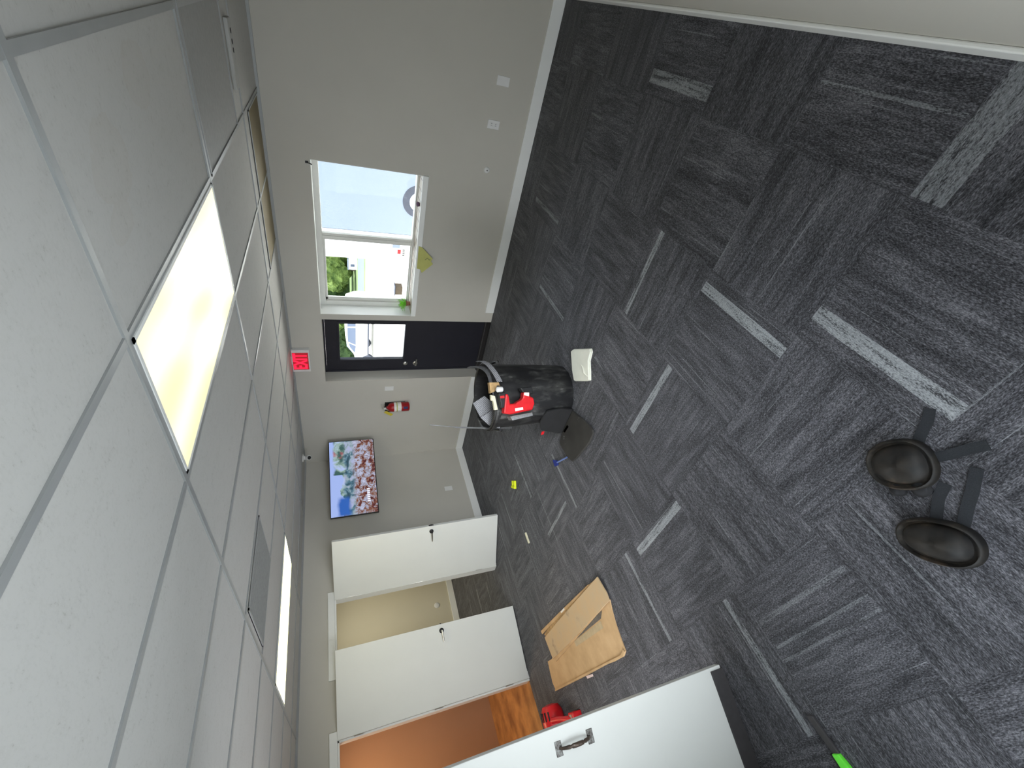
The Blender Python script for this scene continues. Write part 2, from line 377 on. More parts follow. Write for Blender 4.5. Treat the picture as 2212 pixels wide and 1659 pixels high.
def m_tv():
    t = NT('television_picture'); s = t.sep(t.coords()); x, z = s[0], s[2]    # x 0..1.1 , z 0..0.61
    c = t.comb(x, z)
    sky = t.ramp(z, [(.30, (.25, .42, .85)), (.58, (.42, .55, 1.0))])
    vo = t.n('ShaderNodeTexVoronoi'); t.put(vo.inputs['Vector'], c); vo.inputs['Scale'].default_value = 22; vo.inputs['Randomness'].default_value = 1
    dist = t.noise(c, 15, 5, .75, .9)
    crowd = t.ramp(t.m_('ADD', dist[0], t.m_('MULTIPLY', t.m_('SUBTRACT', z, .15), .25)), [(.34, (.04, .008, .018)), (.43, (.15, .03, .03)), (.47, (.34, .14, .06)), (.50, (.28, .24, .25)), (.54, (.42, .43, .58)), (.70, (.68, .72, .95))], 'LINEAR')
    mid = t.ramp(t.noise(c, 9, 3, .6, .8)[0], [(.36, (.03, .08, .12)), (.46, (.10, .22, .30)), (.54, (.35, .45, .50)), (.64, (.45, .5, .75))])
    tree = t.ramp(t.noise(t.comb(x, z, 3.0), 6, 4, .6, .5)[0], [(.42, (.05, .13, .12)), (.50, (.35, .50, .45)), (.6, (.5, .62, .95))])
    red = t.ramp(t.noise(t.comb(x, z, 7.0), 4, 2)[0], [(.56, (0,)*3), (.62, (1,)*3)])
    nz = t.m_('ADD', z, t.m_('MULTIPLY', t.m_('SUBTRACT', t.noise(c, 7, 3)[0], .5), .16))
    f1 = t.ramp(nz, [(.27, (0,)*3), (.31, (1,)*3)]); f2 = t.ramp(nz, [(.40, (0,)*3), (.43, (1,)*3)]); f3 = t.ramp(nz, [(.53, (0,)*3), (.56, (1,)*3)])
    bz = t.m_('ADD', z, t.m_('MULTIPLY', t.m_('SUBTRACT', t.noise(c, 5, 3)[0], .5), .10))
    bluebox = t.m_('MULTIPLY', t.ramp(t.m_('ABSOLUTE', t.m_('SUBTRACT', x, .13)), [(.10, (1,)*3), (.15, (0,)*3)]), t.ramp(t.m_('ABSOLUTE', t.m_('SUBTRACT', bz, .43)), [(.05, (1,)*3), (.10, (0,)*3)]))
    col = t.mix(f1, crowd, mid); col = t.mix(f2, col, t.mix(t.m_('MULTIPLY', red, .8), tree, (.55, .08, .12))); col = t.mix(f3, col, sky)
    leftsky = t.m_('MULTIPLY', t.m_('LESS_THAN', x, .58), t.m_('LESS_THAN', .45, nz))
    col = t.mix(leftsky, col, (.42, .55, 1.0)); col = t.mix(bluebox, col, (.03, .14, .55))
    t.set(color=(.01, .01, .012), rough=.3, emc=col, ems=.85); return t.m
M['tv'] = m_tv()
def emis(name, c, s):
    t = NT(name); t.set(color=(*[x*.3 for x in c],), emc=c, ems=s); return t.m
M['exitred'] = emis('glowing_red_letters', (1.0, .01, .04), 2.2)
M['exitface'] = emis('red_lit_sign_face', (1.0, .03, .06), .22)
M['screen_text'] = emis('white_screen_lettering', (.85, .85, .95), .9)

def m_glass():
    t = NT('clear_window_glass'); N = t.N; tr = t.n('ShaderNodeBsdfTransparent'); gl = t.n('ShaderNodeBsdfGlossy'); gl.inputs['Roughness'].default_value = .02
    fr = t.n('ShaderNodeFresnel'); fr.inputs['IOR'].default_value = 1.12
    mx = t.n('ShaderNodeMixShader'); t.t.links.new(fr.outputs[0], mx.inputs[0]); t.t.links.new(tr.outputs[0], mx.inputs[1]); t.t.links.new(gl.outputs[0], mx.inputs[2])
    t.t.links.new(mx.outputs[0], N['Material Output'].inputs[0]); tr.inputs[0].default_value = (.94, .96, .96, 1); return t.m
M['glass'] = m_glass()
def m_silltile():
    t = NT('tan_sill_tile'); s = t.sep(t.coords()); f = t.m_('FRACT', t.m_('DIVIDE', s[1], .105))
    g = t.m_('MULTIPLY', t.m_('LESS_THAN', f, .12), .85); n = t.noise(t.coords(), 9, 2)[0]
    t.set(color=t.mix(g, t.ramp(n, [(.3, (.36, .32, .26)), (.7, (.46, .41, .33))]), (.09, .07, .06)), rough=.5); return t.m
M['silltile'] = m_silltile()
M['concrete'] = simple('pale_concrete', (.72, .71, .68), .9, var=.06, scale=.6)
M['grass'] = simple('green_lawn', (.06, .10, .028), .9, var=.35, scale=1.2)
M['asphalt'] = simple('grey_road', (.060, .075, .105), .9, var=.06, scale=1)
M['dirt'] = simple('tan_verge', (.17, .135, .09), .9, var=.12, scale=1)
def m_foliage(name, a, b):
    t = NT(name); n = t.noise(t.coords(), 1.9, 6, .75)[0]
    t.set(color=t.ramp(n, [(.35, a), (.65, b)]), rough=.8, spec=.1); t.bump(n, 1.0, .6); return t.m
M['fol1'] = m_foliage('light_green_foliage', (.07, .125, .035), (.27, .37, .10))
M['fol2'] = m_foliage('mid_green_foliage', (.045, .09, .045), (.17, .26, .10))
M['bark'] = simple('grey_brown_bark', (.12, .09, .07), .9, var=.2)
M['bluegrey_vanshade'] = simple('blue_grey_paint_and_van_shade', (.165, .20, .26), .35, var=.01, scale=1)  # on the van this puts a white side's shade into the colour
M['vanwhite'] = simple('white_van_paint', (.78, .78, .79), .35, var=.01)
M['carwhite'] = simple('white_car_paint', (.78, .78, .78), .25, var=.01)
M['carglass'] = simple('dark_blue_car_glass', (.07, .09, .14), .15, var=.05)
M['tyre'] = simple('black_tyre_rubber', (.05, .055, .075), .8, var=.1)
M['alloy'] = simple('silver_wheel', (.55, .57, .62), .35, .3)
M['brick'] = simple('outside_wall_render', (.5, .48, .45), .9)
M['ext'] = simple('extinguisher_red_enamel', (.30, .008, .012), .3, var=.08)
M['bluetag'] = simple('blue_label_print', (.04, .05, .16), .5)

# ------------------------------------------------------------------ room shell
XW, YT, YR, ZC, XL = 4.474, 5.569, -.267, 2.41, -.66
T = .30
o = MB().box(XL-.1, XW+.02, YR-.1, YT+.02, -.06, 0).build('floor', M['carpet']); struct(o)
o = MB().box(XL-.12, XW+T, YR-.12, 8.6, ZC, ZC+.05).build('ceiling', M['ceiling']); struct(o)
# ceiling grid T-bars belong to the ceiling
g = MB()
ys = [.229+.6115*k for k in range(0, 9)]; xs = [1.14+1.226*k for k in (-1, 0, 1, 2)]
for y in ys: g.box(XL, XW, y-.012, y+.012, ZC-.006, ZC)
for x in xs: g.box(x-.012, x+.012, YR, YT, ZC-.007, ZC)
gr = g.build('suspension_grid', M['grid'], o)
g = MB(); g.box(XL, XW, YT-.022, YT, ZC-.02, ZC).box(XL, XW, YR, YR+.022, ZC-.02, ZC).box(XW-.022, XW, YR, YT, ZC-.02, ZC)
g.build('wall_angle', M['grid'], o)

# right wall with window and door openings
WY0, WY1, WZ0, WZ1 = 1.312, 2.942, 1.0, 2.06
DY0, DY1, DZ1 = 3.014, 3.962, 2.052
b = MB()
b.box(XW, XW+T, YR-.12, WY0, -.06, ZC); b.box(XW, XW+T, WY0, WY1, -.06, WZ0); b.box(XW, XW+T, WY0, WY1, WZ1, ZC)
b.box(XW, XW+T, WY1, DY0, -.06, ZC); b.box(XW, XW+T, DY0, DY1, DZ1, ZC); b.box(XW, XW+T, DY1, YT+.12, -.06, ZC)
struct(b.build('wall_right', M['wall']))
# far wall with two door openings
D1 = (1.615, 2.388); D2 = (.26, 1.018); DT = 2.045; TW = .12
b = MB()
b.box(XL-.12, D2[0], YT, YT+TW, -.06, ZC); b.box(*D2, YT, YT+TW, DT, ZC); b.box(D2[1], D1[0], YT, YT+TW, -.06, ZC)
b.box(*D1, YT, YT+TW, DT, ZC); b.box(D1[1], XW, YT, YT+TW, -.06, ZC)
struct(b.build('wall_far', M['wall']))
NW = (-.47, .87, .58, 1.92)     # unseen window added behind the camera for its light
b = MB(); b.box(XL-.12, NW[0], YR-.12, YR, -.06, ZC).box(NW[1], XW, YR-.12, YR, -.06, ZC).box(NW[0], NW[1], YR-.12, YR, -.06, NW[2]).box(NW[0], NW[1], YR-.12, YR, NW[3], ZC)
struct(b.build('wall_near', M['wall']))
b = MB().box(NW[0], NW[0]+.05, YR-.09, YR-.03, NW[2]+.05, NW[3]-.05).box(NW[1]-.05, NW[1], YR-.09, YR-.03, NW[2]+.05, NW[3]-.05).box(NW[0], NW[1], YR-.09, YR-.03, NW[2], NW[2]+.05).box(NW[0], NW[1], YR-.09, YR-.03, NW[3]-.05, NW[3])
w3 = b.build('added_window_near', M['vinyl']); struct(w3)
MB().box(NW[0]+.05, NW[1]-.05, YR-.065, YR-.06, NW[2]+.05, NW[3]-.05).build('pane', M['glass'], w3)
# left wall: unseen window added for its light, doorway of the near white door
b = MB()
LW = (.10, 1.8, .15, 1.9); LD = (2.70, 3.56)
b.box(XL-.12, XL, YR, LW[0], -.06, ZC); b.box(XL-.12, XL, LW[0], LW[1], -.06, LW[2]); b.box(XL-.12, XL, LW[0], LW[1], LW[3], ZC)
b.box(XL-.12, XL, LW[1], LD[0], -.06, ZC); b.box(XL-.12, XL, LD[0], LD[1], 2.05, ZC); b.box(XL-.12, XL, LD[1], YT, -.06, ZC)
struct(b.build('wall_left', M['wall']))
b = MB().box(XL-.09, XL-.03, LW[0], LW[0]+.05, LW[2], LW[3]).box(XL-.09, XL-.03, LW[1]-.05, LW[1], LW[2], LW[3]).box(XL-.09, XL-.03, LW[0], LW[1], LW[2], LW[2]+.05).box(XL-.09, XL-.03, LW[0], LW[1], LW[3]-.05, LW[3])
w2 = b.build('added_window_left', M['vinyl']); struct(w2)
MB().box(XL-.065, XL-.06, LW[0]+.05, LW[1]-.05, LW[2]+.05, LW[3]-.05).build('pane', M['glass'], w2)

# baseboards
def baseboard(name, x0, x1, y0, y1, label=None):
    b = MB().box(x0, x1, y0, y1, 0, .112); o = b.build(name, M['trim'], bevel=.005); struct(o)
baseboard('baseboard_right', XW-.016, XW, YR+.016, 2.865)
baseboard('baseboard_right_far', XW-.016, XW, DY1+.002, YT-.016)
baseboard('baseboard_far', D1[1]+.085, XW-.0, YT-.016, YT)
baseboard('baseboard_near', XL, XW-.0, YR, YR+.016)
baseboard('baseboard_far_middle', D2[1]+.08, D1[0]-.08, YT-.016, YT)

# rooms behind the far wall
b = MB(); b.box(1.40, 1.50, YT+TW, 8.41, 0, ZC); b.box(1.40, 4.6, 8.41, 8.53, 0, ZC); b.box(4.5, 4.6, YT+TW, 8.41, 0, ZC)
struct(b.build('wall_side_room', M['wall_plain']))
baseboard('baseboard_side_room', 1.5, 4.5, 8.394, 8.41)
o = MB().box(1.40, 4.6, YT+.02, 8.53, -.06, 0).build('floor_side_room', M['carpet']); struct(o)
b = MB(); b.box(XL-.12, 1.40, 7.61, 7.73, 0, ZC); b.box(1.38, 1.399, YT+TW, 7.61, 0, ZC); b.box(XL-.12, XL, YT+TW, 7.61, 0, ZC)
struct(b.build('wall_back_room', M['wall_tan']))
o = MB().box(XL-.12, 1.40, YT+.02, 7.73, -.05, .003).build('floor_back_room', M['golden']); struct(o)

# door casings
def casing(name, x0, x1, zt, left=True):
    b = MB(); y0, y1 = YT-.018, YT
    b.box(x0-.075, x1+.075, y0, y1, zt, zt+.072)
    b.box(x1, x1+.075, y0, y1, 0, zt); b.box(x0-.075, x0, y0, y1, 0, zt)
    b.box(x0-.0, x0+.018, YT, YT+TW, 0, zt); b.box(x1-.018, x1, YT, YT+TW, 0, zt); b.box(x0, x1, YT, YT+TW, zt-.018, zt)
    struct(b.build(name, M['trim'], bevel=.002))
casing('trim_1', *D1, DT); casing('trim_2', *D2, DT)

# ------------------------------------------------------------------ white doors
def slab_door(name, hinge, latch, height, z0, label, thick_side, hardware, gap=.012):
    h = Vector(hinge); l = Vector(latch); d = l-h; w = d.length; ang = math.atan2(d.y, d.x)
    r = sroot(name, label, 'door', (h.x, h.y, 0), ang)      # local x runs hinge -> latch, face seen by the camera at y=0
    s = thick_side
    MB().box(0, w, min(0, .042*s), max(0, .042*s), z0, height).build('door_panel', M['door_white'], r, bevel=.0025)
    hz = MB()
    for z in (.25, 1.05, 1.85): hz.tube([(-.004, .010*s, z-.045), (-.004, .010*s, z+.045)], .007, 8)
    hz.build('hinge', M['chrome'], r, smooth=40)
    return r, w, s
def lever(r, w, s, z):
    y = -.0*s
    MB().lathe([(.026, 0), (.026, .010), (.022, .014), (.012, .016), (.012, .045), (.010, .05)], (w-.068, 0, z), 24, 'Y').xform(Matrix.Scale(-s, 4, (0, 1, 0))).build('lever_rose', M['black'], r, smooth=40)
    k = MB(); yy = -.045*s
    k.tube([(w-.068, yy, z), (w-.09, yy, z), (w-.13, yy, z-.002), (w-.185, yy, z-.004)], .009, 10, taper=[1, 1.05, 1, .8])
    k.build('lever_handle', M['chrome'], r, smooth=50)
    e = MB().box(w-.0005, w+.0015, min(0, .042*s)+.008, max(0, .042*s)-.008, z-.03, z+.03); e.box(w, w+.010, .014*s-.006, .014*s+.006+.008*s, z-.008, z+.008); e.build('latch', M['black'], r)
# first door: camera side is towards -y ; thickness goes away from camera
r, w, s = slab_door('door_2', (2.370, 5.560), (2.748, 4.905), 2.045, .012, 'white flat door nearest the television, swung open beside the lit doorway', 1, True)
lever(r, w, s, .895)
r, w, s = slab_door('door_3', (1.018, 5.545), (1.757, 5.362), 2.045, .012, 'white flat door standing in front of the wall between the cream room and the orange room', 1, True)
lever(r, w, s, .915)
# near door with pull handle and black sweep
hx, hy = .222-.945*.895, 2.382+.327*.895
r, w, s = slab_door('door_4', (hx, hy), (.222, 2.382), 2.045, .012, 'large white door closest to the camera with a weathered pull handle', 1, True)
MB().box(0, w-.016, -.010, .0, .004, .088).build('door_sweep', M['darkrub'], r, bevel=.002)
pz0, pz1, px = .872, 1.038, w-.078
pm = MB().box(px-.028, px+.028, -.004, 0, pz1-.016, pz1+.016, .0015).box(px-.028, px+.028, -.004, 0, pz0-.016, pz0+.016, .0015)
pm = pm.build('pull_plate', M['pull'], r)
pts = []; tp = []
for k in range(13):
    u = k/12; z = pz0+.004+(pz1-pz0-.008)*u; y = -.003-.036*math.sin(PI*u)**.6; pts.append((px+.0, y, z)); tp.append(.75+.55*math.sin(PI*u))
MB().tube(pts, .0075, 12, tp).build('pull_grip', M['pullbar'], r, smooth=60)

# ------------------------------------------------------------------ black entrance door (door_1)
DX = XW+.19
r = sroot('door_1', 'black steel entrance door with a clear glass light in its upper half', 'door')
gy0, gy1, gz0, gz1 = 3.195, 3.760, 1.072, 1.868
b = MB()
b.box(DX, DX+.045, DY0+.03, gy0, .012, DZ1-.02).box(DX, DX+.045, gy1, DY1-.03, .012, DZ1-.02).box(DX, DX+.045, gy0, gy1, .012, gz0).box(DX, DX+.045, gy0, gy1, gz1, DZ1-.02)
b.build('door_panel', M['door_black'], r)
b = MB(); e = .022
b.box(DX-.010, DX+.0, gy0-e, gy0, gz0-e, gz1+e).box(DX-.010, DX, gy1, gy1+e, gz0-e, gz1+e).box(DX-.010, DX, gy0, gy1, gz0-e, gz0).box(DX-.010, DX, gy0, gy1, gz1, gz1+e)
b.build('glazing_bead', M['door_black'], r, bevel=.003)
MB().box(DX+.02, DX+.026, gy0, gy1, gz0, gz1).build('pane', M['glass'], r)
b = MB(); b.box(DX-.005, DX+.10, DY0, DY0+.028, 0, DZ1).box(DX-.005, DX+.10, DY1-.028, DY1, 0, DZ1).box(DX-.005, DX+.10, DY0, DY1, DZ1-.018, DZ1)
b.build('door_frame', M['door_black'], r)
MB().box(DX-.04, DX+.11, DY0, DY1, 0, .011).build('threshold', M['darkrub'], r)
hy_ = 3.842
MB().lathe([(.030, 0), (.030, -.008), (.022, -.014), (.015, -.02)], (DX, hy_, 1.035), 24, 'X').build('deadbolt', M['chrome'], r, smooth=40)
MB().lathe([(.031, 0), (.031, -.008), (.016, -.014), (.013, -.05)], (DX, hy_, .900), 24, 'X').build('lever_rose', M['chrome'], r, smooth=40)
MB().tube([(DX-.048, hy_, .900), (DX-.05, hy_-.03, .899), (DX-.048, hy_-.10, .893)], .009, 10).build('lever_handle', M['chrome'], r, smooth=60)
struct(MB().box(XW, XW+T, DY0, DY1, -.06, 0).build('trim_3', M['darkrub']))

# ------------------------------------------------------------------ window_1
r = sroot('window_1', 'white two-pane slider window over a tan tiled sill in the right wall', 'window')
FX0, FX1 = XW+.20, XW+.28
b = MB(); fy0, fy1, fz0, fz1 = WY0, WY1, 1.05, WZ1; t = .055
b.box(FX0, FX1, fy0, fy0+t, fz0+.022, fz1-.06).box(FX0, FX1, fy1-t, fy1, fz0+.022, fz1-.06).box(FX0, FX1, fy0, fy1, fz0, fz0+.022).box(FX0, FX1, fy0, fy1, fz1-.06, fz1)
b.build('window_frame', M['vinyl'], r, bevel=.004)
b = MB(); b.box(FX0+.012, FX1-.02, 2.075, 2.145, fz0+.022, fz1-.06).box(FX0+.0, FX0+.014, 2.10, 2.120, fz0+.022, fz1-.06)
b.build('meeting_rail', M['vinyl'], r, bevel=.003)
b = MB(); b.box(FX0+.03, FX0+.06, 2.145, fy1-t, fz0+.022, fz0+.035).box(FX0+.03, FX0+.06, 2.145, fy1-t, fz1-.085, fz1-.06).box(FX0+.03, FX0+.06, fy1-t-.035, fy1-t, fz0+.02, fz1-.06)
b.build('sash', M['vinyl'], r, bevel=.003)
b = MB(); b.box(FX0+.05, FX0+.054, fy0+t, 2.09, fz0+.022, fz1-.06); b.build('pane', M['glass'], r)
b = MB(); b.box(FX0+.04, FX0+.044, 2.13, fy1-t-.02, fz0+.022, fz1-.06); b.build('pane', M['glass'], r)
MB().box(XW+.014, FX0, WY0, WY1, 1.0, 1.05).build('window_sill', M['silltile'], r)
MB().box(XW-.012, XW+.014, WY0-.0, WY1, .998, 1.053).build('sill_nosing', M['trim'], r, bevel=.004)
b = MB().box(XW, FX0, WY1-.004, WY1+.0, 1.05, WZ1).box(XW, FX0, WY0, WY0+.004, 1.05, WZ1).box(XW, FX0, WY0, WY1, WZ1-.004, WZ1)
b.build('reveal_lining', M['trim'], r)

# things on the sill
def leafy(name, label, cat, loc, n, rad, h, mat, pot=True):
    r = root(name, label, cat, loc)
    if pot: MB().lathe([(.022, 0), (.030, .045), (.032, .05), (.027, .05), (.025, .02)], n=20).build('pot', M['terracotta'], r, smooth=40)
    g = MB(); rnd = random.Random(3)
    for k in range(n):
        a = rnd.uniform(0, 2*PI); el = rnd.uniform(.15, 1.0); L = rad*rnd.uniform(.6, 1.1)
        d = Vector((math.cos(a)*(1-el*.6), math.sin(a)*(1-el*.6), el*h/rad)).normalized()
        p0 = Vector((0, 0, .045)); p1 = p0+d*L*.6; p2 = p0+d*L+Vector((0, 0, -.01))
        g.ribbon([p0, p1, p2], .0065, .0015)
    g.build('leaves', mat, r)
    return r
leafy('potted_plant', 'small bright green plant in a brown pot at the far end of the window sill', 'plant', (4.60, 2.845, 1.05), 85, .105, .15, M['leaf'])
o = MB().lathe([(.014, 0), (.022, .006), (.026, .02), (.018, .032), (.006, .036)], (4.55, 1.62, 1.05), 16).build('small_ornament', M['purple'], smooth=60); tag(o, 'tiny dark purple ornament on the tan window sill near its right end', 'ornament')
# sticky notes hanging from the sill front
for i, (P, lb) in enumerate([
    ([(2.035, 1.036), (2.045, .998), (2.165, .872), (2.250, .925), (2.305, .985), (2.300, 1.036)], 'yellow paper note with pen marks folded over the front of the window sill'),
    ([(2.075, .990), (2.228, .862), (2.345, .978), (2.31, .995)], 'yellow paper note tucked behind the marked note on the sill front')]):
    b = MB(); x0 = XW-.0135-.0016*(1-i)
    vs = [b.b.verts.new((x0-.0012-(.012 if q[1] < .99 else 0), q[0], q[1])) for q in P]; ws = [b.b.verts.new((v.co.x+.0012, v.co.y, v.co.z)) for v in vs]
    b.b.faces.new(vs); b.b.faces.new(ws[::-1]); n_ = len(P)
    for k in range(n_): b.b.faces.new((vs[k], ws[k], ws[(k+1) % n_], vs[(k+1) % n_]))
    bmesh.ops.recalc_face_normals(b.b, faces=b.b.faces)
    o = b.build('paper_note', M['note']); tag(o, lb, 'note', 'yellow notes on the window sill')
    if i == 0:
        k = MB(); k.tube([(x0-.0145, 2.17+.012*math.sin(t_*1.6), .900+.011*t_) for t_ in range(6)], .0022, 6); k.build('pen_scribble', M['rod'], o)

# small wall hook above the window
k = MB(); k.tube([(XW, 1.338, 2.085), (XW-.012, 1.338, 2.083), (XW-.02, 1.340, 2.07), (XW-.016, 1.345, 2.055), (XW-.022, 1.350, 2.045)], .005, 8); k.box(XW-.004, XW, 1.328, 1.348, 2.075, 2.10)
tag(k.build('wall_hook', M['black'], smooth=50), 'tiny black hook on the wall above the near top corner of the window', 'hook')

# ------------------------------------------------------------------ wall plates
def plate_r(name, y, z, w, h, label, cat, kind, group=None):
    r = root(name, label, cat, (XW, y, z))
    MB().box(-.006, 0, -w/2, w/2, -h/2, h/2).build('cover_plate', M['plate'], r, bevel=.003)
    if kind == 'outlet':
        for dz in (-.021, .021):
            so = MB().box(-.0085, -.005, -.016, .016, dz-.014, dz+.014).build('socket', M['plate'], r, bevel=.004)
            MB().box(-.0092, -.0084, -.008, -.005, dz-.006, dz+.006).box(-.0092, -.0084, .005, .008, dz-.006, dz+.006).build('slots', M['grill'], so)
    if kind == 'blank':
        for dz in (-.03, .03): MB().lathe([(.003, -.0075), (.003, -.006)], (0, 0, dz), 10, 'X').build('screw', M['plate'], r)
    if kind == 'switch':
        MB().box(-.010, -.005, -.016, .016, -.033, .033).build('rocker', M['plate'], r, bevel=.003)
    return r
plate_r('wall_plate', .413, .417, .075, .118, 'blank white wall plate low on the right wall, nearest the room corner', 'wall plate', 'blank')
plate_r('wall_outlet', .765, .438, .075, .118, 'white double outlet low on the wall between the blank plate and the window', 'outlet', 'outlet')
r = root('round_wall_plate', 'small round off-white plate low on the wall below the window', 'wall plate', (XW, 1.172, .424))
MB().lathe([(.030, 0), (.030, -.004), (.026, -.010), (.014, -.014)], (0, 0, 0), 24, 'X').build('cover_plate', M['plate'], r, smooth=40)
MB().lathe([(.007, -.013), (.006, -.019)], (0, 0, 0), 12, 'X').build('jack', M['rod'], r)
plate_r('light_switch', 4.13, 1.258, .075, .118, 'white switch plate on the wall between the black door and the fire extinguisher', 'switch', 'switch')
r = root('wall_outlet', 'white outlet low on the far wall under the television', 'outlet', (3.703, YT, .392))
MB().box(-.0375, .0375, -.006, 0, -.059, .059).build('cover_plate', M['plate'], r, bevel=.003)
for dz in (-.021, .021): MB().box(-.016, .016, -.0085, -.005, dz-.014, dz+.014).build('socket', M['plate'], r, bevel=.004)
r = root('round_wall_plate', 'small round off-white plate on the cream wall inside the lit side room', 'wall plate', (3.09, 8.41, .36))
MB().lathe([(.05, 0), (.05, -.006), (.042, -.014), (.02, -.018)], (0, 0, 0), 24, 'Y').build('cover_plate', M['plate'], r, smooth=40)

# ------------------------------------------------------------------ exit sign
r = root('exit_sign', 'glowing red EXIT sign high on the wall above the black door', 'exit sign', (XW, 3.580, 2.305))
MB().box(-.055, 0, -.165, .165, -.098, .098).build('housing', M['plate'], r, bevel=.006)
MB().box(-.057, -.054, -.128, .128, -.082, .088).build('lit_face', M['exitface'], r)
cu = bpy.data.curves.new('EXIT', 'FONT'); cu.body = 'EXIT'; cu.size = .185; cu.extrude = .003; cu.align_x = 'CENTER'; cu.align_y = 'CENTER'; cu.space_character = 1.0; cu.offset = .0035
to = bpy.data.objects.new('tmp', cu); COL.objects.link(to); bpy.context.view_layer.update()
me = bpy.data.meshes.new_from_object(to.evaluated_get(bpy.context.evaluated_depsgraph_get())); bpy.data.objects.remove(to)
me.materials.clear(); me.materials.append(M['exitred'])
lo = bpy.data.objects.new('lettering', me); COL.objects.link(lo); lo.parent = r
lo.matrix_local = Matrix(((0, 0, -1, -.059), (-.62, 0, 0, 0), (0, 1.12, 0, .0), (0, 0, 0, 1)))
MB().box(-.04, 0, -.06, .06, .095, .105).build('mounting_canopy', M['plate'], r)

# ------------------------------------------------------------------ fire extinguisher
r = root('fire_extinguisher', 'small red fire extinguisher with a yellow tag hung on the right wall', 'fire extinguisher', (XW-.075, 4.425, .975))
MB().lathe([(.05, 0), (.062, .006), (.066, .02), (.066, .235), (.058, .268), (.036, .292), (.02, .30), (.018, .315)], n=28).build('cylinder', M['ext'], r, smooth=50)
MB().lathe([(.0668, .115), (.0668, .215)], n=28, cap=False).build('paper_label', M['paperw'], r, smooth=60)
MB().lathe([(.0672, .168), (.0672, .182)], n=28, cap=False).build('label_stripe', M['note'], r)
MB().box(-.069, -.058, -.055, -.022, .03, .085).build('blue_label', M['bluetag'], r)
MB().lathe([(.014, .31), (.018, .318), (.018, .342), (.010, .35)], n=16).build('valve', M['black'], r, smooth=50)
k = MB(); k.ribbon([(-.005, .02, .345), (-.01, -.03, .352), (-.01, -.075, .345)], .022, .004); k.ribbon([(-.005, .02, .362), (-.01, -.03, .378), (-.01, -.08, .385)], .022, .004)
k.build('squeeze_handle', M['steel'], r)
MB().lathe([(.017, -.006), (.017, .006)], (-.02, .0, .335), 16, 'X').build('pressure_gauge', M['plate'], r)
k = MB(); k.tube([(0, .02, .335), (0, .05, .33), (0, .078, .29), (0, .078, .23)], .008, 8); k.build('hose', M['black'], r, smooth=60)
k = MB(); k.xform(Matrix()); k.box(-.004, 0, -.022, .022, -.125, 0); k.xform(Matrix.Rotation(math.radians(38), 4, 'X'))
k.build('inspection_tag', M['tagy'], r, loc=(-.028, .052, .335))
MB().box(.055, .075, -.03, .03, .05, .33).build('wall_bracket', M['black'], r)

# ------------------------------------------------------------------ television across the corner
a = Vector((3.345, 5.365)); b_ = Vector((4.385, 5.045)); d = b_-a; ang = math.atan2(d.y, d.x); wtv = d.length; htv = .612
r = root('television', 'flat television showing a crowded outdoor scene, mounted high across the corner', 'television', (a.x, a.y, 1.455), ang)
MB().box(0, wtv, 0, .045, 0, htv).build('casing', M['black'], r, bevel=.004)
MB().box(.008, wtv-.008, -.0015, .0, .012, htv-.008).build('screen', M['tv'], r)
k = MB()
for i in range(7): k.box(.16+i*.028, .16+i*.028+.019, -.0028, -.0016, .10, .138)
k.build('screen_caption', M['screen_text'], r)
k = MB(); k.box(wtv/2-.12, wtv/2+.12, .045, .08, .16, .46); k.box(wtv/2-.03, wtv/2+.03, .08, .34, .29, .33); k.box(wtv/2+.02, wtv/2+.3, .28, .32, .24, .38)
k.build('wall_bracket', M['black'], r)

# security camera
r = root('security_camera', 'small white security camera with a black lens in the ceiling corner above the television', 'camera', (4.27, 5.20, ZC))
MB().lathe([(.055, 0), (.055, -.012), (.03, -.02), (.022, -.045)], n=24).build('mount', M['plate'], r, smooth=40)
dv = Vector((-.62, -.62, -.5)).normalized(); m = dv.to_track_quat('Z', 'Y').to_matrix().to_4x4(); m.translation = Vector((0, 0, -.06))
MB().lathe([(.015, -.05), (.03, -.045), (.034, -.03), (.034, .055), (.031, .062)], n=24).xform(m).build('camera_body', M['plate'], r, smooth=40)
MB().lathe([(.026, .0615), (.024, .066), (.012, .069)], n=24).xform(m).build('lens', M['black'], r, smooth=40)

# ------------------------------------------------------------------ ceiling fittings
def light_panel(x0, x1, y0, y1, mat, label, power, col):
    r = root('ceiling_light', label, 'ceiling light', ((x0+x1)/2, (y0+y1)/2, ZC))
    cx, cy = (x0+x1)/2, (y0+y1)/2
    b = MB(); e = .014; z0, z1 = -.010, -.0
    b.box(x0-cx, x1-cx, y0-cy, y0-cy+e, z0, z1).box(x0-cx, x1-cx, y1-cy-e, y1-cy, z0, z1).box(x0-cx, x0-cx+e, y0-cy, y1-cy, z0, z1).box(x1-cx-e, x1-cx, y0-cy, y1-cy, z0, z1)
    b.build('light_frame', M['trim'], r)
    b = MB(); b.box(x0+e, x1-e, y0+e, y1-e, ZC-.0085, ZC-.004); b.xform(Matrix.Translation((-cx, -cy, -ZC)))
    lens = b.build('diffuser', mat, r)
    return r
def m_lensc(name, lo, hi):
    return m_lens(name, 1, 0.0, .14, lo, hi)
M['lens'] = m_lensc('warm_light_lens', (.80, .72, .40), (1.12, 1.05, .80))
M['lens2'] = m_lensc('bright_light_lens', (3.0, 2.7, 1.0), (7.0, 6.6, 4.8))
light_panel(1.152, 2.354, .852, 1.429, M['lens'], 'large lit ceiling light panel nearest the camera', 11, (1.0, .93, .78))
light_panel(1.152, 2.354, 3.910, 4.487, M['lens2'], 'bright lit ceiling light panel farther off, above the white doors', 18, (1.0, .95, .84))
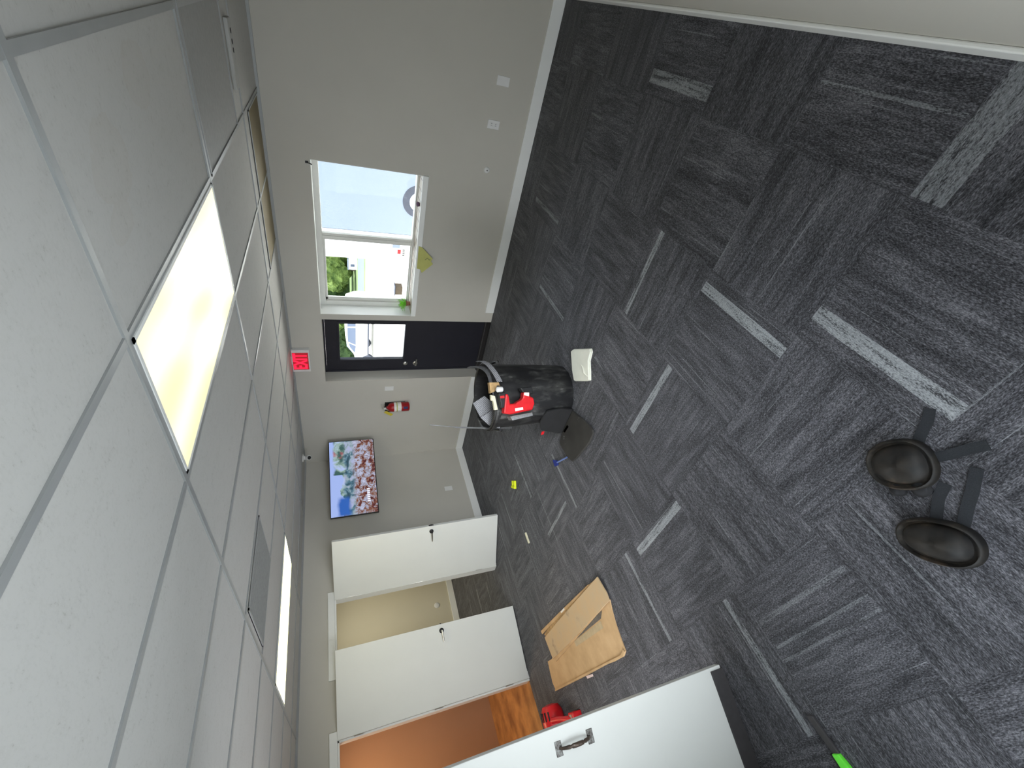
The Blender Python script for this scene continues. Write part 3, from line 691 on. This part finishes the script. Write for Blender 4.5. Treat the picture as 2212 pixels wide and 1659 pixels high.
def flat_panel(name, x0, x1, y0, y1, mat, label, cat, slats=False):
    r = root(name, label, cat, ((x0+x1)/2, (y0+y1)/2, ZC)); cx, cy = (x0+x1)/2, (y0+y1)/2
    MB().box(x0-cx, x1-cx, y0-cy, y1-cy, -.004, 0).build('panel_face', mat, r)
    b = MB(); e = .012
    b.box(x0-cx, x1-cx, y0-cy, y0-cy+e, -.009, 0).box(x0-cx, x1-cx, y1-cy-e, y1-cy, -.009, 0).box(x0-cx, x0-cx+e, y0-cy, y1-cy, -.009, 0).box(x1-cx-e, x1-cx, y0-cy, y1-cy, -.009, 0)
    b.build('panel_frame', M['grid'], r)
    if slats:
        b = MB(); n = 20
        for i in range(1, n): y = y0-cy+(y1-y0)*i/n; b.box(x0-cx+e, x1-cx-e, y-.003, y+.003, -.009, -.003)
        b.build('grille_blades', M['vent'], r)
    return r
flat_panel('air_return_grille', 1.20, 1.79, 2.71, 3.275, M['vent'], 'square grey air grille in the ceiling between the two lit panels', 'air vent', True)
flat_panel('ceiling_panel', 3.80, 4.40, .852, 2.05, M['brown'], 'brownish ceiling panel close to the window wall', 'ceiling panel')
flat_panel('ceiling_panel', 2.392, 3.30, .0, .838, M['vent'], 'dark grey panel in the ceiling at the right of the near light', 'ceiling panel')
# slim ceiling diffuser with three dark openings
r = root('slot_diffuser', 'slim white slot vent on the ceiling at the right wall beside the brown panel', 'air vent', (3.44, .50, ZC))
MB().box(-.05, .05, -.17, .17, -.022, 0).build('vent_body', M['ventbody'], r, bevel=.006)
for y in (-.11, -.06, -.02): MB().lathe([(.014, -.0235), (.012, -.021)], (.012, y, 0), 14).build('vent_hole', M['grill'], r)

# ------------------------------------------------------------------ rubbish bin and what is in it
BC = (2.50, 2.45)
r = root('rubbish_bin', 'tall scuffed black plastic rubbish bin on the carpet', 'bin', (BC[0], BC[1], 0))
def flute(a, z): return 1+.012*math.cos(a*16)*(1 if z < .68 else 0)
MB().lathe([(.20, 0), (.245, .004), (.252, .03), (.258, .2), (.268, .45), (.277, .68), (.290, .69), (.292, .745), (.284, .75), (.274, .74), (.268, .66), (.25, .3), (.243, .02), (.10, .018)], n=96, rf=flute).build('bin_body', M['bin'], r, smooth=35)
MB().lathe([(.296, .70), (.300, .705), (.300, .728), (.296, .733)], n=64, cap=False).build('bin_rim', M['bin'], r, smooth=50)
k = MB()
for sg in (0, PI):
    k = MB(); a0 = math.radians(135)+sg; k.tube([(.30*math.cos(a0+t_), .30*math.sin(a0+t_), .64-.03*math.sin((t_+.25)/.5*PI)) for t_ in [x*.05-.25 for x in range(11)]], .012, 8)
    k.build('bin_handle', M['bin'], r, smooth=50)
VY = math.atan2(.70, .714)           # heading from the camera to the bin
fx = Vector((.70, -.714, 0)).normalized(); fz = Vector((0, 0, 1)); fy = Vector((.714, .70, 0)).normalized()
def facing(name, label, cat, pt, z=0):
    """an upright frame at pt whose local x runs right as seen from the camera"""
    return root(name, label, cat, (pt[0], pt[1], z), math.atan2(-.714, .70))
# curled carpet offcut standing along the near rim
pts = []
for k_ in range(19):
    a = math.radians(-72+k_*7.6); rr = .262
    pts.append((BC[0]+rr*math.cos(a+math.radians(-25)), BC[1]+rr*math.sin(a+math.radians(-25)), .72+.16*math.cos(k_/18*PI*.55)**2*(1-k_/26)))
k = MB()
A = []
for i in range(25):
    u = i/24; ang_ = math.radians(-30-105*u); rr = .262
    A.append((BC[0]+rr*math.cos(ang_), BC[1]+rr*math.sin(ang_), .70+.115*(1-u)**1.3+.012*math.sin(u*9)))
k.ribbon(A, .10, .006, wdir=(.0, 0, 1)); o = k.build('carpet_offcut', M['binstrap'], smooth=40); tag(o, 'long grey carpet strip curled inside the rim of the bin, at its right side', 'carpet offcut', 'carpet offcuts in the bin')
k = MB(); A = []
for i in range(17):
    u = i/16; ang_ = math.radians(-42-72*u); rr = .306
    A.append((BC[0]+rr*math.cos(ang_), BC[1]+rr*math.sin(ang_), .775-.045*u-.03*u*u))
k.ribbon(A, .045, .005, wdir=(0, 0, 1)); o = k.build('carpet_offcut', M['scrap'], smooth=40); tag(o, 'narrow pale grey carpet strip looping over the top right of the bin', 'carpet offcut', 'carpet offcuts in the bin')
# flat offcuts sticking out at the left of the bin
for i, (P, yo, lb) in enumerate([
    ([(.055, .859), (.111, .755), (.03, .66), (-.05, .70), (-.066, .80)], .10, 'grey square carpet offcut leaning at the back left inside the bin'),
    ([(-.068, .809), (-.01, .70), (-.035, .599), (-.105, .590), (-.171, .648), (-.14, .735)], .02, 'grey ribbed carpet offcut poking over the left rim of the bin')]):
    q = Vector((2.4, 2.5, 0))+fy*yo*0
    r2 = facing('carpet_offcut', lb, 'carpet offcut', (q.x, q.y)); r2['group'] = 'carpet offcuts in the bin'
    MB().wallprism(P, -.004-.03*i, .004-.03*i).build('backing', M['scrap'], r2)
# rod
q = Vector((2.3, 2.66, 0))
r2 = facing('metal_strip', 'long thin dark strip standing upright at the left side of the bin', 'strip', (q.x, q.y))
MB().ribbon([(.003, 0, .50), (.020, 0, .76), (.046, 0, 1.01)], .012, .004, wdir=(1, 0, 0)).ribbon([(.046, .004, 1.0), (.083, .004, 1.225)], .007, .003, wdir=(1, 0, 0)).build('strip', M['rod'], r2)
# odds and ends at the rim
Q = Vector((2.258, 2.213, 0))
r2 = facing('wood_scrap', 'short brown wood scrap at the front rim of the bin', 'scrap', (Q.x+.05, Q.y+.05))
MB().wallprism([(.111, .79), (.109, .71), (.057, .695), (.024, .785)], -.02, .025).build('wood_block', M['wood'], r2)
r2 = facing('white_cap', 'small white cap beside the red tool at the bin rim', 'cap', (Q.x, Q.y))
MB().lathe([(.018, -.045), (.022, -.04), (.022, .0), (.012, .01)], n=18).xform(Matrix.Translation((.05, 0, .745))).build('cap', M['plate'], r2, smooth=50)
r2 = facing('ivory_plastic_bar', 'ivory plastic bar lying across the top of the red tool', 'bar', (Q.x+.03, Q.y+.03))
MB().wallprism([(.012, .79), (.002, .755), (-.109, .736), (-.112, .765), (-.04, .772), (-.03, .79)], -.015, .02).build('bar', M['offw'], r2, bevel=.004)
# red tool hanging at the front of the bin
r2 = facing('power_tool', 'red cordless power tool with grey metal base plate hanging on the bin front', 'power tool', (Q.x, Q.y))
red = [(-.14, .712), (-.152, .652), (-.128, .465), (-.078, .442), (-.029, .449), (-.018, .481), (.018, .481), (.020, .534), (-.024, .542), (-.040, .557), (-.055, .590), (-.066, .605), (-.070, .655), (-.019, .658), (.011, .668), (.012, .688), (-.09, .704)]
MB().wallprism(red, -.035, .03).build('motor_housing', M['red'], r2, bevel=.010)
MB().wallprism([(-.166, .664), (-.146, .474), (-.172, .467), (-.199, .647)], -.048, .042).build('base_plate', M['silver'], r2, bevel=.003)
for i in range(3): MB().wallprism([(-.176+i*.006, .655), (-.158+i*.006, .478), (-.160+i*.006, .478), (-.178+i*.006, .655)], -.052, -.048).build('plate_rib', M['steel'], r2)
MB().wallprism([(.055, .560), (.062, .454), (.001, .445), (.018, .538)], -.03, .03).build('battery', M['black'], r2, bevel=.008)
MB().wallprism([(.022, .744), (.027, .686), (-.095, .692), (-.098, .727)], -.028, .028).build('grip', M['black'], r2, bevel=.008)
MB().wallprism([(-.02, .735), (.0, .735), (.0, .70), (-.02, .70)], -.033, -.028).build('red_button', M['red'], r2)
MB().wallprism([(-.106, .617), (-.099, .549), (-.120, .546), (-.128, .615)], -.0365, -.034).build('white_badge', M['plate'], r2)
MB().wallprism([(-.004, .532), (.016, .53), (.014, .487), (-.016, .49)], -.0365, -.034).build('white_label', M['paperw'], r2)

# foam kneeling boards
r2 = root('foam_board', 'dark grey foam board with a hand slot lying flat in front of the bin', 'foam board')
pts = [(2.215, 2.402), (2.08, 2.345), (1.949, 2.303), (1.895, 2.295), (1.868, 2.31), (1.860, 2.413), (1.912, 2.68), (1.94, 2.755), (2.009, 2.787), (2.190, 2.807), (2.218, 2.715), (2.220, 2.56)]
ob = MB().prism(pts, .004, .026).build('board', M['foam'], r2, bevel=.006)
MB().prism([(2.196, 2.560), (2.170, 2.553), (2.182, 2.646), (2.208, 2.656)], .0262, .0280).build('hand_slot', M['void'], r2)
r2 = root('foam_board', 'black foam board standing on edge against the lower left of the bin', 'foam board')
P = [(2.4+.0, .0)]
k = MB(); outl = [(.001, .262), (-.022, .13), (-.005, .02), (-.06, .0), (.13, .02), (.26, .03), (.30, .06), (.235, .252), (.141, .300)]
outl = [(.0, .262), (-.024, .13), (.0, .004), (.28, .004), (.300, .05), (.235, .252), (.141, .295), (.06, .285)]
lo_ = []; hi_ = []
for y, z in outl:
    x = 2.232; lo_.append(k.b.verts.new((x-.010, 2.40+y, z))); hi_.append(k.b.verts.new((x+.010, 2.40+y, z)))
k.b.faces.new(lo_); k.b.faces.new(hi_[::-1])
for i in range(len(lo_)): k.b.faces.new((lo_[i], hi_[i], hi_[(i+1) % len(lo_)], lo_[(i+1) % len(lo_)]))
bmesh.ops.recalc_face_normals(k.b, faces=k.b.faces)
k.build('board', M['foamblack'], r2, bevel=.004)
MB().box(2.218, 2.2225, 2.65, 2.69, .215, .240).build('red_sticker', M['red'], r2)

# white folded cloth
r2 = root('folded_cloth', 'white folded cloth lying on the carpet at the right of the bin', 'cloth')
pts = [(2.556, 2.008), (2.537, 1.97), (2.327, 1.803), (2.300, 1.815), (2.281, 1.894), (2.215, 1.965), (2.176, 2.013), (2.215, 2.055), (2.354, 2.178), (2.400, 2.150), (2.437, 2.125)]
MB().prism(pts, .001, .014).build('lower_fold', M['cream'], r2, bevel=.005)
c0 = Vector((2.37, 1.99)); pts2 = [tuple(c0+(Vector(p)-c0)*.965) for p in pts]
o = MB().prism(pts2, .014, .028).build('upper_fold', M['cream'], r2, bevel=.006)
k = MB(); k.tube([(2.215, 2.00, .028), (2.26, 2.01, .030), (2.31, 1.985, .030), (2.36, 1.99, .028)], .008, 8, [.5, 1, .9, .3]); k.build('crease', M['cream'], r2, smooth=60)

# small things on the carpet
r2 = root('hand_scraper', 'small dark blue hand tool with a pale blue handle lying left of the foam board', 'hand tool')
MB().prism([(2.196, 3.055), (2.145, 3.000), (2.100, 3.012), (2.128, 3.073)], .001, .016).build('head', M['blue'], r2, bevel=.003)
MB().tube([(2.125, 3.005, .010), (2.08, 2.91, .011), (2.034, 2.816, .011)], .008, 8).build('handle', M['bluelt'], r2, smooth=60)
r2 = root('yellow_clip', 'small neon yellow forked plastic clip on the carpet near the far wall', 'clip', (2.62, 4.12, 0), math.radians(45))
MB().box(-.045, .055, -.026, .0, .001, .03, .004).box(-.045, -.015, -.095, -.026, .001, .025, .004).box(.018, .045, -.085, -.026, .001, .025, .004).build('clip_body', M['yellow'], r2)
r2 = MB().box(-.011, .011, -.062, .062, .0005, .018, .004).build('chalk_stick', M['offw'], loc=(2.05, 4.257, 0), rot=(0, 0, math.radians(88))); tag(r2, 'short off-white stick lying alone on the carpet in front of the nearest open doorway', 'stick')
r2 = root('utility_knife', 'black tool with a bright lime green handle on the carpet beside the near white door', 'hand tool')
MB().prism([(-.088, 2.022), (-.100, 1.989), (-.236, 1.977), (-.233, 2.010)], .001, .014).build('shaft', M['darkrub'], r2, bevel=.003)
MB().prism([(-.228, 2.008), (-.234, 1.977), (-.275, 1.966), (-.40, 1.955), (-.40, 1.997), (-.275, 2.008)], .001, .024).build('handle', M['lime'], r2, bevel=.005)
MB().prism([(-.226, 2.020), (-.232, 2.008), (-.30, 2.008), (-.40, 1.999), (-.40, 2.022)], .001, .020).build('handle_edge', M['black'], r2, bevel=.003)

# ------------------------------------------------------------------ cardboard sheets
r2 = root('cardboard_sheet', 'wide tan cardboard sheet lying lowest on the carpet, on the left', 'cardboard')
low = [(.910, 3.175), (.84, 3.212), (.775, 3.235), (.747, 3.244), (.66, 3.262), (.573, 3.273), (.556, 3.33), (.572, 3.5), (.595, 3.649), (.60, 3.72), (.635, 4.08), (.675, 4.45), (.719, 4.862), (.76, 4.872), (.8, 4.885), (.88, 4.86), (.975, 4.829), (.96, 4.72), (.96, 4.65), (.905, 4.0)]
MB().prism(low, .002, .010).build('sheet', M['card'], r2)
MB().prism([(.573, 3.275), (.556, 3.33), (.60, 3.72), (.719, 4.86), (.732, 4.86), (.613, 3.72), (.573, 3.35), (.590, 3.28)], .010, .020).build('folded_edge', M['card'], r2)
MB().prism([(.850, 3.44), (.800, 3.45), (.86, 4.05), (.905, 4.05)], .0102, .0112).build('clear_tape', M['tapelt'], r2)
MB().prism([(.900, 3.35), (.862, 3.42), (.90, 3.95), (.925, 4.15), (.925, 3.9)], .0112, .0125).build('torn_tape', M['tape'], r2)
MB().prism([(.635, 4.088), (.613, 3.955), (.596, 3.956), (.612, 4.08)], .001, .004).build('paper_scrap', M['pinktag'], r2)
r2 = root('cardboard_sheet', 'narrow dusty cardboard sheet lying on top of the wider sheet, on the right', 'cardboard')
MB().prism([(1.096, 3.175), (.955, 3.145), (.899, 3.155), (.908, 3.5), (.920, 4.1), (.942, 4.63), (1.05, 4.645), (1.150, 4.657), (1.14, 4.2), (1.11, 3.5)], .020, .028).build('sheet', M['card2'], r2)
MB().prism([(1.112, 3.35), (1.157, 4.028), (1.205, 4.736), (1.240, 4.742), (1.19, 4.1), (1.13, 3.4)], .003, .0115).build('folded_flap', M['card'], r2)
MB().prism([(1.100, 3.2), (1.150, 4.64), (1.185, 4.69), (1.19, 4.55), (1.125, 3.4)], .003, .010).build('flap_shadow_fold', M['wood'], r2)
MB().prism([(1.165, 4.0), (1.182, 4.0), (1.186, 4.1), (1.172, 4.1)], .0117, .0125).build('tape_piece', M['paperw'], r2)
MB().prism([(.945, 3.3), (.905, 3.3), (.905, 4.6), (.945, 4.6)], .0115, .0205).build('under_layer', M['card'], r2)

# ------------------------------------------------------------------ knee pads
def knee_pad(label, loc, rz, L, Wd, hgt, straps, wings=()):
    r = root('knee_pad', label, 'knee pad', loc, rz); r['group'] = 'pair of knee pads'
    k = MB(); n = 48; prof = [(1.0, 0.0), (1.02, .18), (1.0, .34), (.96, .48), (.92, .50), (.86, .42), (.80, .40), (.76, .48), (.70, .72), (.56, .88), (.35, .97), (.12, 1.0)]
    rings = []
    for s_, h_ in prof:
        ring = []
        for i in range(n):
            a = 2*PI*i/n; c_, sn = math.cos(a), math.sin(a)
            px_ = (abs(c_)**.85)*(1 if c_ >= 0 else -1)*L/2; py_ = (abs(sn)**.9)*(1 if sn >= 0 else -1)*Wd/2*(1-.10*c_)
            up = hgt*h_+.012*(c_*c_)*(h_)
            if s_ > .9: up += .022*abs(sn)**2*(.3+h_)
            ring.append(k.b.verts.new((px_*s_, py_*s_, up)))
        rings.append(ring)
    f = []
    for a_, b2 in zip(rings, rings[1:]):
        for i in range(n): f.append(k.b.faces.new((a_[i], a_[(i+1) % n], b2[(i+1) % n], b2[i])))
    f.append(k.b.faces.new(rings[-1])); f.append(k.b.faces.new(rings[0][::-1]))
    bmesh.ops.recalc_face_normals(k.b, faces=f)
    k.build('hard_cap', M['knee'], r, smooth=60)
    b = MB().lathe([(.9, 0), (.97, .006), (.97, .016), (.9, .02)], n=40); b.xform(Matrix.Diagonal((L*.51, Wd*.51, 1, 1))); b.build('foam_lining', M['darkrub'], r, smooth=60)
    inv = Matrix.Rotation(-rz, 4, 'Z') @ Matrix.Translation((-loc[0], -loc[1], 0))
    for sp in straps:
        pts = [inv @ Vector((x, y, z)) for x, y, z in sp]
        MB().ribbon(pts, .034, .003).build('strap', M['strap'], r)
    for wx, wy, wr in wings: MB().lathe([(wr*.7, 0), (wr, .006), (wr*.95, .02), (wr*.5, .03)], (wx, wy, 0), 16).build('side_wing', M['darkwing'], r, smooth=60)
    MB().tube([(L*.05, -.01, hgt+.0005), (L*.05+.012, -.016, hgt+.0005)], .0012, 6).build('moulded_mark', M['steel'], r)
    return r
knee_pad('dusty black knee pad, the farther of the pair, its two straps spread to the right', (.432, .880, .0), math.radians(57), .212, .180, .055,
         [[(.447, .80, .004), (.470, .745, .010), (.485, .705, .008), (.510, .672, .003)], [(.395, .80, .004), (.372, .755, .010), (.352, .70, .009), (.330, .652, .014)]], wings=((.035, .088, .026), (-.035, .088, .030)))
knee_pad('dusty black knee pad, the nearer of the pair, resting on its side edge', (.192, .994, .0), math.radians(45), .235, .150, .062,
         [[(.240, .955, .01), (.268, .915, .010), (.291, .885, .008), (.313, .835, .003)], [(.190, .905, .01), (.228, .845, .010), (.254, .80, .008), (.300, .732, .003)]])

# ------------------------------------------------------------------ red cordless blower behind the near door
r2 = root('cordless_blower', 'red cordless tool with slotted housing on the carpet behind the near white door', 'power tool', (.50, 4.90, 0), math.radians(80))
k = MB(); k.lathe([(.03, -.14), (.08, -.13), (.105, -.08), (.11, .0), (.10, .07), (.07, .11), (.03, .12)], (0, 0, .11), 28, 'Y'); k.build('housing', M['red'], r2, smooth=40)
for i in range(7):
    a = math.radians(20+i*20)
    m = Matrix.Translation((0, 0, .11)) @ Matrix.Rotation(-(a-PI/2), 4, 'Y')
    MB().box(-.006, .006, -.09, -.02, .098, .1125).xform(m).build('cooling_slot', M['grill'], r2)
MB().tube([(-.10, -.02, .16), (-.2, -.02, .13), (-.30, -.01, .10), (-.38, .0, .07)], .026, 12, [1, .9, .9, 1.1]).build('handle', M['red'], r2, smooth=60)
MB().box(-.45, -.34, -.05, .05, .0, .09, .012).build('battery_housing', M['red'], r2)
MB().box(-.435, -.36, -.052, .052, .0, .035, .004).build('battery', M['black'], r2)
MB().box(-.42, -.37, -.035, .035, .0895, .092).build('grey_label', M['silver'], r2)

# ------------------------------------------------------------------ outside
GZ = -.17
def ground(name, x0, x1, mat, z=GZ):
    o = MB().box(x0, x1, -30, 90, z-.1, z).build(name, mat); struct(o, None, None); return o
ground('ground_concrete', XW+T, 26.5, M['concrete']); ground('ground_verge', 26.5, 29.2, M['dirt']); ground('ground_lawn', 29.2, 30.6, M['grass'])
ground('ground_road', 30.6, 38.5, M['asphalt']); ground('ground_meadow', 38.5, 110, M['grass'])

# van
r = root('parked_van', 'pale box van parked close outside the window', 'van', (9.3, -2.2, GZ))
MB().box(0, 2.1, -4.0, 6.22, .42, 3.0).build('cargo_box', M['bluegrey_vanshade'], r, bevel=.03)
MB().box(-.012, 2.112, 6.22, 6.84, .42, 3.02).build('rear_frame', M['vanwhite'], r, bevel=.02)
MB().box(.05, 2.05, -5.6, -4.0, .42, 2.2).build('cab', M['vanwhite'], r, bevel=.12)
MB().box(.1, 2.0, -4.0, 6.6, .28, .42).build('chassis', M['tyre'], r)
for y in (-4.75, 5.47):
    for x in (-.02, 1.9):
        wh = MB().lathe([(.20, 0), (.335, .01), (.345, .05), (.345, .17), (.335, .21), (.2, .22)], (x, y, .345), 36, 'X').build('wheel', M['tyre'], r, smooth=40)
        MB().lathe([(.05, -.01), (.18, -.004), (.2, .0)], (x, y, .345), 24, 'X').build('wheel_hub', M['alloy'], wh, smooth=40)

# SUV seen through the glass of the door (runs along y, nose to larger y)
r = root('parked_car', 'white car parked beyond the glass of the black door', 'car', (21.9, 14.95, GZ))
prof = [(-1.0, .28), (-1.05, .75), (-1.0, 1.05), (-.82, 1.48), (-.4, 1.60), (.9, 1.60), (1.7, 1.50), (2.35, 1.12), (3.2, .98), (3.45, .82), (3.5, .40), (3.4, .28)]
def sideprism(P, x0, x1):
    b = MB(); lo_ = [b.b.verts.new((x0, y, z)) for y, z in P]; hi_ = [b.b.verts.new((x1, y, z)) for y, z in P]; n = len(P)
    b.b.faces.new(lo_); b.b.faces.new(hi_[::-1])
    for i in range(n): b.b.faces.new((lo_[i], hi_[i], hi_[(i+1) % n], lo_[(i+1) % n]))
    bmesh.ops.recalc_face_normals(b.b, faces=b.b.faces); return b
sideprism(prof, 0, 1.85).build('car_body', M['carwhite'], r, bevel=.05)
for nm, P in (('side_window', [(.35, 1.02), (.35, 1.48), (1.35, 1.46), (1.6, 1.02)]), ('side_window', [(1.68, 1.02), (1.45, 1.42), (1.75, 1.36), (2.2, 1.08)]), ('side_window', [(-.8, 1.05), (-.68, 1.42), (.27, 1.48), (.27, 1.02)])):
    sideprism(P, -.012, .02).build(nm, M['carglass'], r)
sideprism([(1.78, 1.50), (2.35, 1.14), (2.38, 1.16), (1.82, 1.53)], .15, 1.7).build('windscreen', M['carglass'], r)
sideprism([(-1.0, .27), (-1.0, .36), (3.45, .36), (3.4, .27)], -.015, .05).build('sill_trim', M['tyre'], r)
sideprism([(3.2, .62), (3.2, .78), (3.46, .74), (3.48, .62)], -.02, .3).build('headlamp', M['alloy'], r)
for y in (-.35, 2.75):
    for x in (-.03, 1.65):
        wh = MB().lathe([(.2, 0), (.34, .01), (.35, .05), (.35, .18), (.34, .22), (.2, .23)], (x, y, .35), 32, 'X').build('wheel', M['tyre'], r, smooth=40)
        sp = MB()
        for q_ in range(5): 
            a = q_*2*PI/5; sp.box(-.01, .01, -.03, .03, .04, .22); 
        sp = MB(); sp.lathe([(.04, -.015), (.08, -.012), (.2, .0)], (x, y, .35), 20, 'X')
        sp.build('wheel_hub', M['alloy'], wh, smooth=40)

# signs, planter on the forecourt
r = root('sandwich_board', 'small white sign with a red mark standing outside beyond the window', 'sign', (7.5, 3.58, GZ))
MB().box(0, .03, -.17, .17, .72, 1.12).build('sign_board', M['vanwhite'], r)
MB().box(-.006, 0, -.06, .02, .93, .99).build('red_mark', M['red'], r)
MB().box(-.006, 0, -.15, -.09, .95, 1.08).build('grey_mark', M['bluegrey_vanshade'], r)
MB().box(.005, .025, -.15, -.12, 0, .72).build('leg', M['steel'], r); MB().box(.005, .025, .12, .15, 0, .72).build('leg', M['steel'], r)
for i in range(4): MB().box(-.006, 0, -.07+i*.035, -.05+i*.035, .86, .90).build('dark_mark', M['rod'], r)
r = root('post_box', 'small dark brown box on a white post standing on the pale ground outside the window', 'box', (7.5, 4.37, GZ))
MB().box(0, .16, -.085, .085, .85, .985).build('box_body', M['boxbrown'], r, bevel=.01); MB().box(.05, .11, -.03, .03, 0, .85).build('post', M['vanwhite'], r)
MB().box(-.01, .17, -.10, .10, .985, 1.0).build('lid', M['tyre'], r)

# trees beyond the road
def tree(x, y, h, rad, mat, label, seed, group='trees beyond the road'):
    r = root('tree', label, 'tree', (x, y, GZ)); r['group'] = group
    rnd = random.Random(seed)
    MB().tube([(0, 0, 0), (.1, .05, h*.3), (0, .1, h*.6)], .22, 10, [1.2, .9, .5]).build('trunk', M['bark'], r, smooth=60)
    b = MB()
    for i in range(22):
        a = rnd.uniform(0, 2*PI); z = h*rnd.uniform(.10, .90); q_ = rnd.uniform(0, .72)*rad; rr = min(rad*rnd.uniform(.30, .50), rad*1.02-q_)
        res = bmesh.ops.create_icosphere(b.b, subdivisions=3, radius=rr)
        for v in res['verts']:
            n_ = v.co.normalized(); v.co += n_*rr*rnd.uniform(-.16, .16); v.co += Vector((math.cos(a)*q_, math.sin(a)*q_, z))
    b.build('crown', mat, r)
k_ = 0
for row, (x0_, dy, rad, h) in enumerate(((43.5, 5.7, 2.55, 6.2), (51.0, 7.6, 3.4, 9.5))):
    for q_ in range(7 if row == 0 else 5):
        y = 17.5+q_*dy+row*1.5; mt = 'fol1' if (q_+row) % 3 else 'fol2'
        pos = ['first', 'second', 'third', 'fourth', 'fifth', 'sixth', 'seventh'][q_]
        lb = ('%s green bushy tree in the front row beyond the road, %s from the van side' if row == 0 else '%s green tall tree in the back row beyond the road, %s from the van side') % ('light' if mt == 'fol1' else 'mid', pos)
        tree(x0_+(q_ % 2)*.6, y, h*(1+.1*(q_ % 3)), rad, M[mt], lb, k_); k_ += 1
r = root('utility_box', 'small white utility box on the grass across the road', 'utility box', (39.3, 20.3, GZ))
MB().box(0, .8, -.5, .5, 0, .78).build('cabinet', M['vanwhite'], r); MB().box(-.03, .83, -.53, .53, .78, .86).build('lid', M['bluegrey_vanshade'], r)
MB().box(-.02, 0, -.05, .2, .25, .6).build('door', M['carglass'], r)
# long hedge closing the view behind the trees
r = root('hedge', 'long tall green hedge far behind the trees', 'hedge', (62, 30, GZ)); k = MB(); rnd = random.Random(5)
NX, NZ_ = 90, 12; V = []
for i in range(NX):
    col = []
    for j in range(NZ_):
        u = j/(NZ_-1); col.append(k.b.verts.new((-1.6*math.sin(PI*u)+rnd.uniform(-.5, .5), -38+i*.85, 9.5*u*(1 if j < NZ_-1 else 1)+(rnd.uniform(-.9, .6) if j > 0 else 0))))
    V.append(col)
B_ = [[k.b.verts.new((3.5, c_[j].co.y, c_[j].co.z)) for j in (0, NZ_-1)] for c_ in V]
for i in range(NX-1):
    for j in range(NZ_-1): k.b.faces.new((V[i][j], V[i+1][j], V[i+1][j+1], V[i][j+1]))
    k.b.faces.new((V[i][-1], V[i+1][-1], B_[i+1][1], B_[i][1])); k.b.faces.new((B_[i][0], B_[i][1], B_[i+1][1], B_[i+1][0]))
bmesh.ops.recalc_face_normals(k.b, faces=k.b.faces)
k.build('foliage', M['fol2'], r, smooth=60)

# lamps of the two rooms behind
area('side_room_lamp', (2.9, 7.0, ZC-.03), (0, 0, -1), .6, 1.1, 26, (1.0, .93, .74))
area('back_room_lamp', (.5, 6.7, ZC-.03), (0, 0, -1), .3, .3, 30, (1.0, .66, .38))
